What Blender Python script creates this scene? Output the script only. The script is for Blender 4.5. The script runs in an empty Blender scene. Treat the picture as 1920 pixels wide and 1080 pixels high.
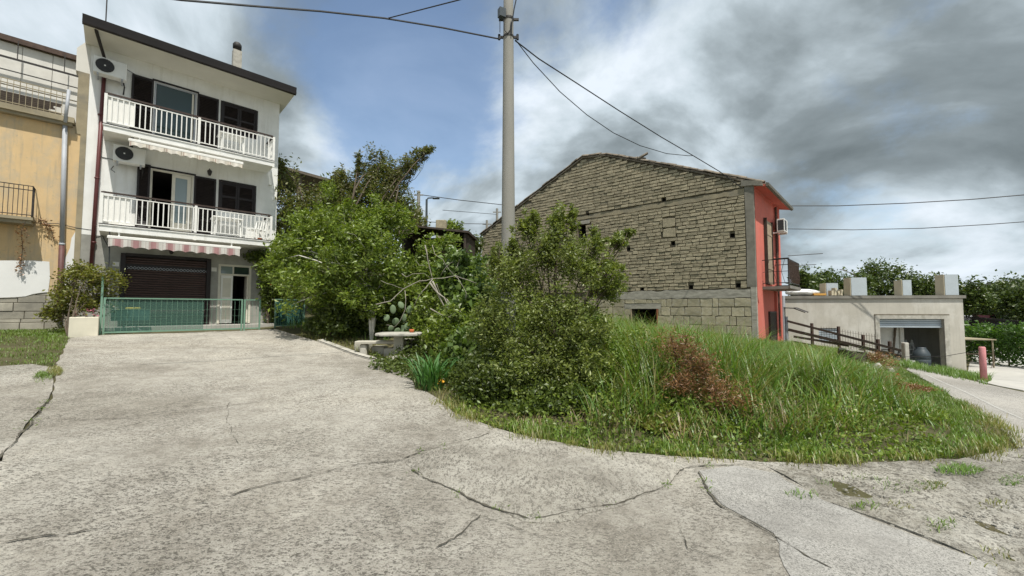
import bpy, bmesh, math, random
import numpy as np
from mathutils import Vector, Matrix
from mathutils.geometry import delaunay_2d_cdt

# ------------------------------------------------------------ camera, sky, sun, exposure
scene = bpy.context.scene
COL = scene.collection
F_PX = 760.0                      # focal length in photo pixels (1920 wide)
PITCH = math.atan(38 / 760)
CAM_H = 1.6
cam_d = bpy.data.cameras.new('camera'); cam_d.sensor_width = 36; cam_d.lens = F_PX / 1920 * 36
cam_d.clip_start = .05; cam_d.clip_end = 6000
cam = bpy.data.objects.new('camera', cam_d); COL.objects.link(cam)
cam.location = (0, 0, CAM_H); cam.rotation_euler = (math.pi / 2 + PITCH, 0, 0)
scene.camera = cam

SUN_FROM = Vector((.190, -.395, .90)).normalized()
sun_d = bpy.data.lights.new('sun', 'SUN'); sun_d.energy = 5.0; sun_d.angle = math.radians(.6); sun_d.color = (1, .955, .87)
sun = bpy.data.objects.new('sun', sun_d); COL.objects.link(sun)
sun.rotation_euler = (-SUN_FROM).to_track_quat('-Z', 'Y').to_euler(); sun.location = (0, -10, 30)

world = bpy.data.worlds.new('World'); scene.world = world; world.use_nodes = True
def build_sky():
    nt = world.node_tree; nt.nodes.clear(); N = nt.nodes.new; L = nt.links.new
    out = N('ShaderNodeOutputWorld'); mix = N('ShaderNodeMixShader')
    sky = N('ShaderNodeTexSky'); sky.sky_type = 'NISHITA'; sky.sun_disc = False
    sky.sun_elevation = math.asin(SUN_FROM.z); sky.sun_rotation = math.atan2(SUN_FROM.x, SUN_FROM.y)
    sky.air_density = 1.2; sky.dust_density = .5; sky.ozone_density = 2.0
    b1 = N('ShaderNodeBackground'); b1.inputs[1].default_value = .15
    L(sky.outputs[0], b1.inputs[0])
    b2 = N('ShaderNodeBackground'); b2.inputs[1].default_value = 1.0
    geo = N('ShaderNodeTexCoord')
    def math_(op, a, b=None, clamp=False):
        n = N('ShaderNodeMath'); n.operation = op; n.use_clamp = clamp
        for i, v in enumerate((a, b)):
            if v is None: continue
            if hasattr(v, 'links') or hasattr(v, 'is_linked'): L(v, n.inputs[i])
            else: n.inputs[i].default_value = v
        return n.outputs[0]
    def vdist(vec, c):
        n = N('ShaderNodeVectorMath'); n.operation = 'DISTANCE'; L(vec, n.inputs[0]); n.inputs[1].default_value = c; return n.outputs[1]
    def mr(v, a, b, c, d, smooth=True):
        n = N('ShaderNodeMapRange'); n.interpolation_type = 'SMOOTHSTEP' if smooth else 'LINEAR'
        L(v, n.inputs[0]); n.inputs[1].default_value = a; n.inputs[2].default_value = b; n.inputs[3].default_value = c; n.inputs[4].default_value = d
        return n.outputs[0]
    sep = N('ShaderNodeSeparateXYZ'); L(geo.outputs['Generated'], sep.inputs[0])
    zz = math_('ADD', math_('MAXIMUM', sep.outputs[2], 0.0), .46)
    comb = N('ShaderNodeCombineXYZ'); L(math_('DIVIDE', sep.outputs[0], zz), comb.inputs[0]); L(math_('DIVIDE', sep.outputs[1], zz), comb.inputs[1])
    def noise(scale, detail, rough, off, dist=0.0):
        m = N('ShaderNodeMapping'); m.inputs['Location'].default_value = off; L(comb.outputs[0], m.inputs[0])
        n = N('ShaderNodeTexNoise'); n.inputs['Scale'].default_value = scale; n.inputs['Detail'].default_value = detail
        n.inputs['Roughness'].default_value = rough; n.inputs['Distortion'].default_value = dist; L(m.outputs[0], n.inputs['Vector']); return n.outputs['Fac']
    def dirv(x, y):
        u = (x - 960) / F_PX; v = (540 - y) / F_PX
        return tuple(Vector((u, math.cos(PITCH) - v * math.sin(PITCH), math.sin(PITCH) + v * math.cos(PITCH))).normalized())
    n1 = noise(1.6, 12, .6, (3.1, 7.7, 0), .2)
    n2 = noise(1.75, 10, .53, (11.3, 2.9, 4), .5)
    n3 = noise(5.0, 10, .6, (5.2, 1.4, 9), .2)
    hole = mr(vdist(geo.outputs['Generated'], dirv(640, 110)), .04, .52, -.27, 0)
    hole2 = mr(vdist(geo.outputs['Generated'], dirv(760, 210)), .03, .30, -.22, 0)
    puff = mr(vdist(geo.outputs['Generated'], dirv(250, 60)), .10, .46, .22, 0)
    puff2 = mr(vdist(geo.outputs['Generated'], dirv(590, 260)), .03, .17, .16, 0)
    cov = math_('ADD', n1, math_('ADD', math_('ADD', hole, hole2), math_('ADD', puff, puff2)))
    cov = math_('ADD', cov, math_('MULTIPLY', math_('SUBTRACT', n3, .5), .34))
    covm = mr(cov, .24, .50, 0.15, 1)
    # thickness: dark undersides where the second noise is high
    dk = math_('ADD', math_('ADD', math_('MULTIPLY', math_('SUBTRACT', n2, .5), 1.75), .5), math_('MULTIPLY', math_('SUBTRACT', n3, .5), .24))
    dk = math_('ADD', dk, mr(vdist(geo.outputs['Generated'], dirv(1560, 120)), .15, .7, .13, 0))
    dk = math_('ADD', dk, mr(vdist(geo.outputs['Generated'], dirv(1130, 330)), .05, .40, -.10, 0))
    dk = math_('ADD', dk, mr(sep.outputs[2], .02, .34, -.08, .02))
    dk = math_('ADD', dk, mr(vdist(geo.outputs['Generated'], dirv(300, 120)), .2, .9, -.03, 0))
    ramp = N('ShaderNodeValToRGB'); cr = ramp.color_ramp
    L(dk, ramp.inputs[0])
    cr.elements[0].position = .30; cr.elements[0].color = (.82, .90, .98, 1)
    cr.elements[1].position = .86; cr.elements[1].color = (.17, .205, .22, 1)
    for p, c in ((.44, (.60, .69, .75, 1)), (.54, (.42, .49, .53, 1)), (.66, (.275, .325, .35, 1))):
        e = cr.elements.new(p); e.color = c
    L(ramp.outputs[0], b2.inputs[0])
    L(covm, mix.inputs[0]); L(b1.outputs[0], mix.inputs[1]); L(b2.outputs[0], mix.inputs[2]); L(mix.outputs[0], out.inputs[0])
build_sky()
vs = scene.view_settings; vs.view_transform = 'Standard'; vs.look = 'None'; vs.exposure = 0.06; vs.gamma = 1; vs.use_curve_mapping = False

# ------------------------------------------------------------ pixel helpers
CP, SP = math.cos(PITCH), math.sin(PITCH)
def ray(x, y):
    u = (x - 960) / F_PX; v = (540 - y) / F_PX
    return Vector((u, CP - v * SP, SP + v * CP))
def at(x, y, Y):
    d = ray(x, y); return Vector((0, 0, CAM_H)) + d * (Y / d.y)
class Frame:
    def __init__(s, ox, oy, ang):
        a = math.radians(ang); s.ang = a; s.o = Vector((ox, oy, 0)); s.t = Vector((math.cos(a), math.sin(a), 0)); s.n = Vector((-math.sin(a), math.cos(a), 0))
    def hit(s, x, y, ly=0):
        d = ray(x, y); c = Vector((0, 0, CAM_H)); k = (ly - (c - s.o).dot(s.n)) / d.dot(s.n); p = c + d * k
        return (p - s.o).dot(s.t), p.z
    def w(s, lx, ly, z=0): 
        p = s.o + s.t * lx + s.n * ly; return Vector((p.x, p.y, z))

# ------------------------------------------------------------ terrain height
CTRL = np.array([(0,0,0),(0,-6,-.1),(-6,-6,.25),(8,-6,-.5),(-11.1,11.0,.86),(-8.45,13.6,.86),(-13,12.2,.97),(-9.3,15.9,.97),(-16,9.2,1.0),(-4,4,.31),(0,4,.13),
 (2.3,4,.06),(5.6,4.6,-.05),(4,2,-.07),(6.5,2,-.22),(-10,4,.55),(-14,6,.85),(-2.9,10.4,.36),(-5.4,11.6,.6),(0,7.5,.32),(3,8,.28),(5,10,.22),(8,8.5,-.06),
 (9.63,15.8,.25),(6.6,18.2,.45),(0,22.5,1.4),(-2,25.6,2.2),(-2.5,17,1.6),(-6.5,19,2.0),(-4,28,3.6),(11.3,11,-.38),(12.4,10,-.46),(15.1,13,-.72),(13.4,17.5,-.3),
 (16.6,17,-.95),(22.5,20,-1.5),(18.7,20.6,-1.5),(15.5,21.2,-1.3),(9.5,7.5,-.40),(7.5,6,-.18),(24.5,20,-1.4),(27,25,-1.6),(30,30,-1.5),(52,45,-.8),(80,80,0),
 (-20,20,1.9),(-30,30,4),(-10,40,6),(10,40,2),(0,60,7),(-60,60,10),(-60,0,4),(60,0,-4),(0,-40,-1),(-40,-40,1),(40,-40,-4),(150,150,2),(0,200,9),(-150,150,14),(200,0,-6),(-200,0,8),(0,-200,-2),(400,500,3),(-400,500,20)], float)
def _phi(r2): return np.sqrt(r2 + 1.5)
_n = len(CTRL); _A = np.zeros((_n + 3, _n + 3)); _d = ((CTRL[:, None, :2] - CTRL[None, :, :2]) ** 2).sum(-1)
_A[:_n, :_n] = _phi(_d) - np.eye(_n) * .12; _A[:_n, _n] = 1; _A[:_n, _n + 1:] = CTRL[:, :2]; _A[_n, :_n] = 1; _A[_n + 1:, :_n] = CTRL[:, :2].T
_w = np.linalg.solve(_A, np.concatenate([CTRL[:, 2], np.zeros(3)]))
def hN(X, Y):
    X = np.asarray(X, float); Y = np.asarray(Y, float); out = np.zeros(X.shape)
    for i in range(_n): out += _w[i] * _phi((X - CTRL[i, 0]) ** 2 + (Y - CTRL[i, 1]) ** 2)
    return out + _w[_n] + _w[_n + 1] * X + _w[_n + 2] * Y
def h(x, y): return float(hN(np.array([x]), np.array([y]))[0])
def gp(x, y):
    """where the view ray through a photo pixel meets the ground"""
    d = ray(x, y); c = Vector((0, 0, CAM_H)); k0 = .5; k = .5
    while k < 80:
        p = c + d * k
        if p.z < h(p.x, p.y): break
        k0 = k; k *= 1.03
    for _ in range(18):
        m = (k0 + k) / 2; p = c + d * m
        if p.z < h(p.x, p.y): k = m
        else: k0 = m
    return c + d * k
def inpoly(P, X, Y):
    X = np.asarray(X, float); Y = np.asarray(Y, float); ins = np.zeros(X.shape, bool); n = len(P); j = n - 1
    for i in range(n):
        xi, yi = P[i]; xj, yj = P[j]
        if yi != yj:
            ins ^= ((yi > Y) != (yj > Y)) & (X < (xj - xi) * (Y - yi) / (yj - yi) + xi)
        j = i
    return ins
def polydist(P, X, Y, closed=True):
    X = np.asarray(X, float); Y = np.asarray(Y, float); best = np.full(X.shape, 1e9); n = len(P)
    for i in range(n if closed else n - 1):
        ax, ay = P[i]; bx, by = P[(i + 1) % n]; dx, dy = bx - ax, by - ay; l2 = dx * dx + dy * dy + 1e-9
        t = np.clip(((X - ax) * dx + (Y - ay) * dy) / l2, 0, 1)
        best = np.minimum(best, np.hypot(X - ax - t * dx, Y - ay - t * dy))
    return best

# ------------------------------------------------------------ object helpers
def T(name, label, cat, loc=(0, 0, 0), rz=0, group=None):
    o = bpy.data.objects.new(name, None); o.empty_display_size = .2; COL.objects.link(o); o.location = loc; o.rotation_euler = (0, 0, rz)
    return tag(o, label, cat, group)
def tag(o, label=None, cat=None, group=None, kind=None):
    if label: o['label'] = label
    if cat: o['category'] = cat
    if group: o['group'] = group
    if kind: o['kind'] = kind
    return o
def link(name, me, m=None, parent=None, loc=None, rot=None, scale=None):
    o = bpy.data.objects.new(name, me); COL.objects.link(o)
    if m is not None and not me.materials: me.materials.append(m)
    if parent is not None: o.parent = parent
    if loc is not None: o.location = loc
    if rot is not None: o.rotation_euler = rot
    if scale is not None: o.scale = scale
    return o
def copy_tree(o, parent=None):
    c = o.copy(); COL.objects.link(c)
    if parent is not None: c.parent = parent
    for ch in list(o.children): copy_tree(ch, c)
    return c
class MB:
    def __init__(s, dz=0.0): s.v = []; s.f = []; s.dz = dz
    def add(s, vs_, fs_):
        b = len(s.v); s.v += [(p[0], p[1], p[2] + s.dz) for p in vs_]; s.f += [tuple(b + i for i in f) for f in fs_]; return s
    def box(s, x0, x1, y0, y1, z0, z1):
        return s.add([(x0,y0,z0),(x1,y0,z0),(x1,y1,z0),(x0,y1,z0),(x0,y0,z1),(x1,y0,z1),(x1,y1,z1),(x0,y1,z1)], [(0,3,2,1),(4,5,6,7),(0,1,5,4),(1,2,6,5),(2,3,7,6),(3,0,4,7)])
    def bbox(s, x0, x1, y0, y1, z0, z1, b=.01):
        """box with chamfered vertical and top edges"""
        r0 = [(x0+b,y0),(x1-b,y0),(x1,y0+b),(x1,y1-b),(x1-b,y1),(x0+b,y1),(x0,y1-b),(x0,y0+b)]
        r1 = [(x0+2*b,y0+b),(x1-2*b,y0+b),(x1-b,y0+2*b),(x1-b,y1-2*b),(x1-2*b,y1-b),(x0+2*b,y1-b),(x0+b,y1-2*b),(x0+b,y0+2*b)]
        V = [(x, y, z0 + b) for x, y in r0] + [(x, y, z1 - b) for x, y in r0] + [(x, y, z1) for x, y in r1] + [(x, y, z0) for x, y in r1]
        Fs = [tuple(range(16, 24)), tuple(reversed(range(24, 32)))]
        for i in range(8):
            j = (i + 1) % 8; Fs += [(i, j, 8 + j, 8 + i), (8 + i, 8 + j, 16 + j, 16 + i), (24 + i, 24 + j, j, i)]
        return s.add(V, Fs)
    def obox(s, c, hx, hy, hz, M):
        V = [Vector(c) + M @ Vector((sx * hx, sy * hy, sz * hz)) for sz in (-1, 1) for sx, sy in ((-1,-1),(1,-1),(1,1),(-1,1))]
        return s.add(V, [(0,3,2,1),(4,5,6,7),(0,1,5,4),(1,2,6,5),(2,3,7,6),(3,0,4,7)])
    def bar(s, a, b, w, d=None):
        a = Vector(a); b = Vector(b); q = (b - a); L_ = q.length; M = q.to_track_quat('Z', 'Y').to_matrix()
        return s.obox((a + b) / 2, w / 2, (d or w) / 2, L_ / 2, M)
    def tube(s, pts, r, n=6, cap=True):
        pts = [Vector(p) for p in pts]; k = len(pts); rs = r if hasattr(r, '__len__') else [r] * k; V = []; Fs = []
        up = Vector((0, 0, 1)); d0 = (pts[1] - pts[0]).normalized()
        if abs(d0.dot(up)) > .95: up = Vector((1, 0, 0))
        side = d0.cross(up).normalized()
        for i in range(k):
            d = (pts[min(i + 1, k - 1)] - pts[max(i - 1, 0)])
            d = d.normalized() if d.length > 1e-9 else d0
            side = (side - d * side.dot(d)); side = side.normalized() if side.length > 1e-6 else d.orthogonal().normalized()
            o = d.cross(side)
            for j in range(n):
                a = 2 * math.pi * j / n; V.append(pts[i] + (side * math.cos(a) + o * math.sin(a)) * rs[i])
        for i in range(k - 1):
            for j in range(n):
                j2 = (j + 1) % n; Fs.append((i * n + j, i * n + j2, (i + 1) * n + j2, (i + 1) * n + j))
        if cap: Fs += [tuple(reversed(range(n))), tuple((k - 1) * n + j for j in range(n))]
        return s.add(V, Fs)
    def lathe(s, c, prof, n=16):
        V = []; Fs = []; k = len(prof)
        for r, z in prof:
            for j in range(n):
                a = 2 * math.pi * j / n; V.append((c[0] + r * math.cos(a), c[1] + r * math.sin(a), c[2] + z))
        for i in range(k - 1):
            for j in range(n):
                j2 = (j + 1) % n; Fs.append((i * n + j, i * n + j2, (i + 1) * n + j2, (i + 1) * n + j))
        Fs += [tuple(reversed(range(n))), tuple((k - 1) * n + j for j in range(n))]
        return s.add(V, Fs)
    def extrude(s, prof, f0, f1):
        """closed 2-D profile swept from f0(a,b) to f1(a,b)"""
        n = len(prof); V = [f0(*p) for p in prof] + [f1(*p) for p in prof]
        return s.add(V, [tuple(reversed(range(n))), tuple(range(n, 2 * n))] + [(i, (i + 1) % n, n + (i + 1) % n, n + i) for i in range(n)])
    def panel(s, outer, holes, f3, depth=0.0, grid=None):
        """flat outline with holes; f3(a,b,d) gives the point at depth d; hole edges get reveals"""
        P = []; E = []
        for lp in [outer] + holes:
            b = len(P); P += [Vector(p) for p in lp]; E += [(b + i, b + (i + 1) % len(lp)) for i in range(len(lp))]
        if grid: P += [Vector(g) for g in grid]
        vv, ee, ff = delaunay_2d_cdt(P, E, [], 0, 1e-5)[:3]
        cx = np.array([sum(vv[i].x for i in f) / 3 for f in ff]); cy = np.array([sum(vv[i].y for i in f) / 3 for f in ff])
        ok = inpoly(outer, cx, cy)
        for hl in holes: ok &= ~inpoly(hl, cx, cy)
        s.add([f3(p.x, p.y, 0) for p in vv], [tuple(f) for f, k in zip(ff, ok) if k])
        if depth:
            for hl in holes:
                n = len(hl); s.add([f3(*p, 0) for p in hl] + [f3(*p, depth) for p in hl], [(i, (i + 1) % n, n + (i + 1) % n, n + i) for i in range(n)])
        return s
    def mesh(s, name):
        me = bpy.data.meshes.new(name); me.from_pydata([tuple(p) for p in s.v], [], s.f); me.update(); return me
    def build(s, name, m, parent=None, smooth=False, loc=None, rot=None):
        me = s.mesh(name)
        if smooth: me.polygons.foreach_set('use_smooth', [True] * len(me.polygons))
        return link(name, me, m, parent, loc, rot)
def np_mesh(name, V, Fa, m):
    """fast mesh from arrays; Fa is (n,3) or (n,4)"""
    me = bpy.data.meshes.new(name); k = Fa.shape[1]
    me.vertices.add(len(V)); me.vertices.foreach_set('co', np.asarray(V, np.float32).ravel())
    me.loops.add(Fa.size); me.loops.foreach_set('vertex_index', Fa.astype(np.int32).ravel())
    me.polygons.add(len(Fa)); me.polygons.foreach_set('loop_start', np.arange(0, Fa.size, k, dtype=np.int32))
    try: me.polygons.foreach_set('loop_total', np.full(len(Fa), k, np.int32))
    except Exception: pass
    me.update(calc_edges=True); me.validate(); me.materials.append(m); return me

# ------------------------------------------------------------ materials
def nodes(name):
    m = bpy.data.materials.new(name); m.use_nodes = True; nt = m.node_tree; b = nt.nodes['Principled BSDF']
    return m, nt, b, nt.nodes.new, nt.links.new
def c4(c): return (c[0], c[1], c[2], 1)
def tnoise(nt, co, scale, detail=4, rough=.55, stretch=None, loc=None):
    n = nt.nodes.new('ShaderNodeTexNoise'); n.inputs['Scale'].default_value = scale; n.inputs['Detail'].default_value = detail; n.inputs['Roughness'].default_value = rough
    if stretch or loc:
        mp = nt.nodes.new('ShaderNodeMapping'); mp.inputs['Scale'].default_value = stretch or (1, 1, 1); mp.inputs['Location'].default_value = loc or (0, 0, 0)
        nt.links.new(co, mp.inputs[0]); co = mp.outputs[0]
    nt.links.new(co, n.inputs['Vector']); return n.outputs['Fac']
def tramp(nt, fac, stops):
    r = nt.nodes.new('ShaderNodeValToRGB'); nt.links.new(fac, r.inputs[0]); e = r.color_ramp.elements
    e[0].position = stops[0][0]; e[0].color = c4(stops[0][1]); e[1].position = stops[-1][0]; e[1].color = c4(stops[-1][1])
    for p, c in stops[1:-1]: k = e.new(p); k.color = c4(c)
    return r.outputs[0]
def tmix(nt, fac, a, b, mode='MIX'):
    n = nt.nodes.new('ShaderNodeMix'); n.data_type = 'RGBA'; n.blend_type = mode
    for v, i in ((fac, 0), (a, 6), (b, 7)):
        if isinstance(v, (int, float)): n.inputs[i].default_value = v
        elif isinstance(v, tuple): n.inputs[i].default_value = c4(v)
        else: nt.links.new(v, n.inputs[i])
    return n.outputs[2]
def tmath(nt, op, a, b=0.0, clamp=False):
    n = nt.nodes.new('ShaderNodeMath'); n.operation = op; n.use_clamp = clamp
    for i, v in enumerate((a, b)):
        if isinstance(v, (int, float)): n.inputs[i].default_value = v
        else: nt.links.new(v, n.inputs[i])
    return n.outputs[0]
def tbump(nt, bs, hgt, strength, dist=.01):
    n = nt.nodes.new('ShaderNodeBump'); n.inputs['Strength'].default_value = strength; n.inputs['Distance'].default_value = dist
    nt.links.new(hgt, n.inputs['Height']); nt.links.new(n.outputs[0], bs.inputs['Normal'])
def tco(nt, kind='Object'): return nt.nodes.new('ShaderNodeTexCoord').outputs[kind]
def M(name, col, rough=.75, var=.18, scale=3.0, bump=.25, bscale=70, metal=0, spec=.35, stain=None, stretch=None, rnd=0.0):
    m, nt, b, N, L = nodes(name); co = tco(nt)
    lo = tuple(c * (1 - var) for c in col); hi = tuple(min(1, c * (1 + var)) for c in col)
    c = tramp(nt, tnoise(nt, co, scale, 6, .6, stretch), [(.3, lo), (.7, hi)])
    if stain: c = tmix(nt, tmath(nt, 'MULTIPLY', tramp(nt, tnoise(nt, co, scale * .6, 8, .65, stretch, (7, 3, 5)), [(.5, (0, 0, 0)), (.68, (1, 1, 1))]), .75), c, stain)
    if rnd:
        oi = N('ShaderNodeObjectInfo'); g = N('ShaderNodeNewGeometry')
        r = tmath(nt, 'FRACT', tmath(nt, 'ADD', oi.outputs['Random'], g.outputs['Random Per Island']))
        hs = N('ShaderNodeHueSaturation'); L(c, hs.inputs['Color']); L(tmath(nt, 'ADD', tmath(nt, 'MULTIPLY', r, 2 * rnd), 1 - rnd), hs.inputs['Value']); c = hs.outputs[0]
    L(c, b.inputs['Base Color']); b.inputs['Roughness'].default_value = rough; b.inputs['Metallic'].default_value = metal; b.inputs['Specular IOR Level'].default_value = spec
    if bump: tbump(nt, b, tnoise(nt, co, bscale, 4), bump, .006)
    return m
def leaf_mat(name, cols, trans=.35, rough=.42):
    m, nt, b, N, L = nodes(name); g = N('ShaderNodeNewGeometry')
    r = tramp(nt, g.outputs['Random Per Island'], [(i / (len(cols) - 1), c) for i, c in enumerate(cols)])
    nz = tramp(nt, tnoise(nt, tco(nt), 1.3, 3), [(.3, (.72, .72, .72)), (.7, (1.2, 1.2, 1.2))])
    c = tmix(nt, 1.0, r, nz, 'MULTIPLY')
    L(c, b.inputs['Base Color']); b.inputs['Roughness'].default_value = rough; b.inputs['Specular IOR Level'].default_value = .55
    tr = N('ShaderNodeBsdfTranslucent'); L(tmix(nt, 1.0, c, (1.25, 1.3, .5), 'MULTIPLY'), tr.inputs['Color'])
    mx = N('ShaderNodeMixShader'); mx.inputs[0].default_value = trans; out = nt.nodes['Material Output']
    L(b.outputs[0], mx.inputs[1]); L(tr.outputs[0], mx.inputs[2]); L(mx.outputs[0], out.inputs[0]); return m
def ground_mat(name, stops, speck=None, grain=(130, 38), patch=None, bump=.6, bdist=.012, stretch=None):
    """weathered paving: blotches, aggregate specks, brushed ridges"""
    m, nt, b, N, L = nodes(name); co = tco(nt)
    big = tnoise(nt, co, .55, 7, .62); mid = tnoise(nt, co, 5, 6, .65, None, (3, 1, 0))
    c = tramp(nt, tmath(nt, 'ADD', tmath(nt, 'MULTIPLY', big, .55), tmath(nt, 'MULTIPLY', mid, .45)), stops)
    mac = tramp(nt, tnoise(nt, co, .32, 5, .6, None, (2, 9, 0)), [(.36, (.82, .81, .79)), (.5, (1, 1, 1)), (.64, (1.12, 1.11, 1.09))]); c = tmix(nt, 1.0, c, mac, 'MULTIPLY')
    stn = tramp(nt, tnoise(nt, co, 1.7, 9, .72, None, (5, 5, 0)), [(.56, (0, 0, 0)), (.72, (1, 1, 1))]); c = tmix(nt, tmath(nt, 'MULTIPLY', stn, .38), c, tuple(k * .62 for k in stops[0][1]))
    fine = tnoise(nt, co, grain[0], 3, .7, stretch); ridg = tnoise(nt, co, grain[1], 6, .8, stretch, (9, 2, 4))
    hgt = tmath(nt, 'ADD', tmath(nt, 'MULTIPLY', fine, .45), tmath(nt, 'MULTIPLY', ridg, .75))
    if speck:
        zone = tramp(nt, tnoise(nt, co, .9, 4, .6, None, (1, 8, 0)), [(.34, (.45, .45, .45)), (.6, (1, 1, 1))])
        sp = tramp(nt, tmath(nt, 'ADD', tmath(nt, 'MULTIPLY', fine, .4), tmath(nt, 'MULTIPLY', ridg, .6)), [(.455, (1, 1, 1)), (.505, (0, 0, 0))])
        c = tmix(nt, tmath(nt, 'MULTIPLY', tmath(nt, 'MULTIPLY', sp, zone), .92), c, speck)
        wh = tramp(nt, tnoise(nt, co, 95, 2, .5, None, (4, 4, 1)), [(.62, (0, 0, 0)), (.70, (1, 1, 1))])
        c = tmix(nt, tmath(nt, 'MULTIPLY', wh, .45), c, tuple(min(.8, k * 1.45) for k in stops[-1][1]))
    if patch:
        pf = tramp(nt, tnoise(nt, co, 1.1, 8, .68, None, (6, 1, 2)), [(.54, (0, 0, 0)), (.66, (1, 1, 1))]); c = tmix(nt, tmath(nt, 'MULTIPLY', pf, .8), c, patch)
    L(c, b.inputs['Base Color']); b.inputs['Roughness'].default_value = .9; b.inputs['Specular IOR Level'].default_value = .2
    tbump(nt, b, hgt, bump, bdist); return m

m_concrete = ground_mat('concrete_paving', [(.38, (.32, .293, .248)), (.5, (.45, .42, .365)), (.62, (.56, .53, .465))], speck=(.105, .096, .08), grain=(70, 24), bump=1.0, bdist=.03, stretch=(1, 1.7, 1))
m_conc_b = ground_mat('concrete_swirl', [(.38, (.33, .305, .26)), (.5, (.49, .46, .40)), (.62, (.60, .57, .50))], speck=(.11, .1, .082), grain=(60, 20), bump=1.0, bdist=.04, stretch=(1.6, .8, 1))
m_asph_patch = ground_mat('asphalt_patch', [(.36, (.26, .25, .23)), (.64, (.41, .398, .37))], speck=(.09, .088, .08), grain=(150, 60), bump=.6, bdist=.008)
m_rough = ground_mat('broken_paving', [(.38, (.20, .18, .145)), (.48, (.42, .395, .34)), (.62, (.60, .575, .51))], speck=(.11, .098, .08), grain=(60, 22), patch=(.20, .18, .145), bump=1.0, bdist=.05)
m_road = ground_mat('old_asphalt', [(.3, (.29, .275, .25)), (.7, (.42, .40, .365))], speck=(.10, .095, .085), grain=(120, 45), bump=.5, bdist=.01)
m_yard = ground_mat('yard_concrete', [(.3, (.37, .36, .33)), (.7, (.48, .465, .43))], bump=.4)
m_earth = ground_mat('earth', [(.3, (.075, .062, .035)), (.5, (.10, .095, .045)), (.7, (.16, .135, .085))], bump=.9, bdist=.03)
m_crack = M('crack_dirt', (.075, .068, .052), .95, .4, 9, .4)
def weathered_wall(name, col, stain, streak, amt, scale=1.0):
    m, nt, b, N, L = nodes(name); co = tco(nt)
    c = tramp(nt, tnoise(nt, co, 1.6 * scale, 7, .62), [(.3, tuple(k * .9 for k in col)), (.7, tuple(min(1, k * 1.05) for k in col))])
    s1 = tramp(nt, tnoise(nt, co, .9 * scale, 9, .7, (1, 1, .6), (4, 2, 6)), [(.50, (0, 0, 0)), (.64, (1, 1, 1))]); c = tmix(nt, tmath(nt, 'MULTIPLY', s1, amt), c, stain)
    s2 = tramp(nt, tnoise(nt, co, 3.2 * scale, 6, .65, (2.2, 2.2, .16), (1, 7, 3)), [(.52, (0, 0, 0)), (.70, (1, 1, 1))]); c = tmix(nt, tmath(nt, 'MULTIPLY', s2, amt * .8), c, streak)
    s3 = tramp(nt, tnoise(nt, co, 9 * scale, 5, .7, None, (3, 3, 8)), [(.62, (0, 0, 0)), (.70, (1, 1, 1))]); c = tmix(nt, tmath(nt, 'MULTIPLY', s3, amt * .7), c, streak)
    L(c, b.inputs['Base Color']); b.inputs['Roughness'].default_value = .9; b.inputs['Specular IOR Level'].default_value = .25
    tbump(nt, b, tnoise(nt, co, 28, 6, .65), .35, .008); return m
m_white = weathered_wall('white_plaster', (.80, .80, .775), (.70, .69, .64), (.55, .53, .47), .48)
m_yellow = weathered_wall('ochre_plaster', (.64, .465, .255), (.47, .40, .29), (.34, .30, .23), .8, 1.2)
m_red = weathered_wall('coral_render', (.60, .165, .125), (.50, .20, .165), (.40, .13, .105), .45)
m_render = weathered_wall('raw_render', (.47, .445, .385), (.62, .60, .55), (.34, .32, .275), .6, .8)
m_soffit = M('soffit_paint', (.66, .645, .59), .85, .06, 1.2, .08)
m_greypl = M('grey_render', (.30, .295, .265), .9, .2, 2.4, .4, 50, stain=(.40, .39, .36))
m_whitemetal = M('white_paint_metal', (.80, .79, .75), .5, .05, 3, .05)
m_brown = M('dark_brown_shutter', (.017, .012, .011), .45, .2, 4, .05)
m_brownwood = M('brown_handrail', (.052, .034, .027), .6, .25, 6, .15)
m_gutter = M('dark_gutter', (.022, .018, .017), .4, .2, 2, .03)
m_pipe = M('oxblood_pipe', (.115, .034, .033), .45, .15, 3, .04)
m_greypipe = M('grey_plastic_pipe', (.37, .39, .42), .5, .1, 3, .03)
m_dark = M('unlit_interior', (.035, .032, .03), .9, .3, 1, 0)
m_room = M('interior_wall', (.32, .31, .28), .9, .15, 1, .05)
m_cream = M('cream_joinery', (.62, .59, .50), .5, .08, 3, .04)
m_ac = M('ac_casing', (.72, .72, .69), .5, .05, 3, .03)
m_acgrille = M('ac_grille', (.045, .047, .05), .55, .2, 8, .05)
m_patchwhite = M('white_patch_render', (.74, .74, .72), .9, .06, 1.4, .25, 40)
m_stone = M('cut_stone', (.36, .335, .275), .9, .2, 3, .6, 40, stain=(.2, .19, .16), rnd=.18)
m_mortar = M('dark_mortar', (.15, .13, .095), .95, .25, 5, .6, 60)
m_tuff = M('tuff_brick', (.36, .312, .215), .92, .15, 5, .8, 45, stain=(.24, .212, .145), rnd=.17)
m_block = M('tuff_block', (.37, .33, .225), .92, .14, 4, .8, 35, stain=(.43, .41, .34), rnd=.15)
m_beam = M('weathered_concrete', (.30, .258, .175), .92, .2, 2.5, .6, 40, stain=(.20, .185, .15))
m_band = M('pale_concrete_band', (.36, .338, .285), .92, .28, 5, .9, 22, stain=(.17, .16, .135), stretch=(.6, 1, 2))
m_pillar = M('grey_concrete_pillar', (.22, .205, .17), .92, .2, 3, .6, 30, stain=(.15, .14, .115))
m_tile = M('old_roof_tile', (.20, .165, .125), .9, .3, 5, .6, 40, stain=(.10, .1, .085), rnd=.3)
m_rust = M('rusty_iron', (.075, .048, .036), .75, .35, 12, .3)
m_iron = M('dark_iron', (.035, .032, .03), .6, .3, 8, .1)
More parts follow.
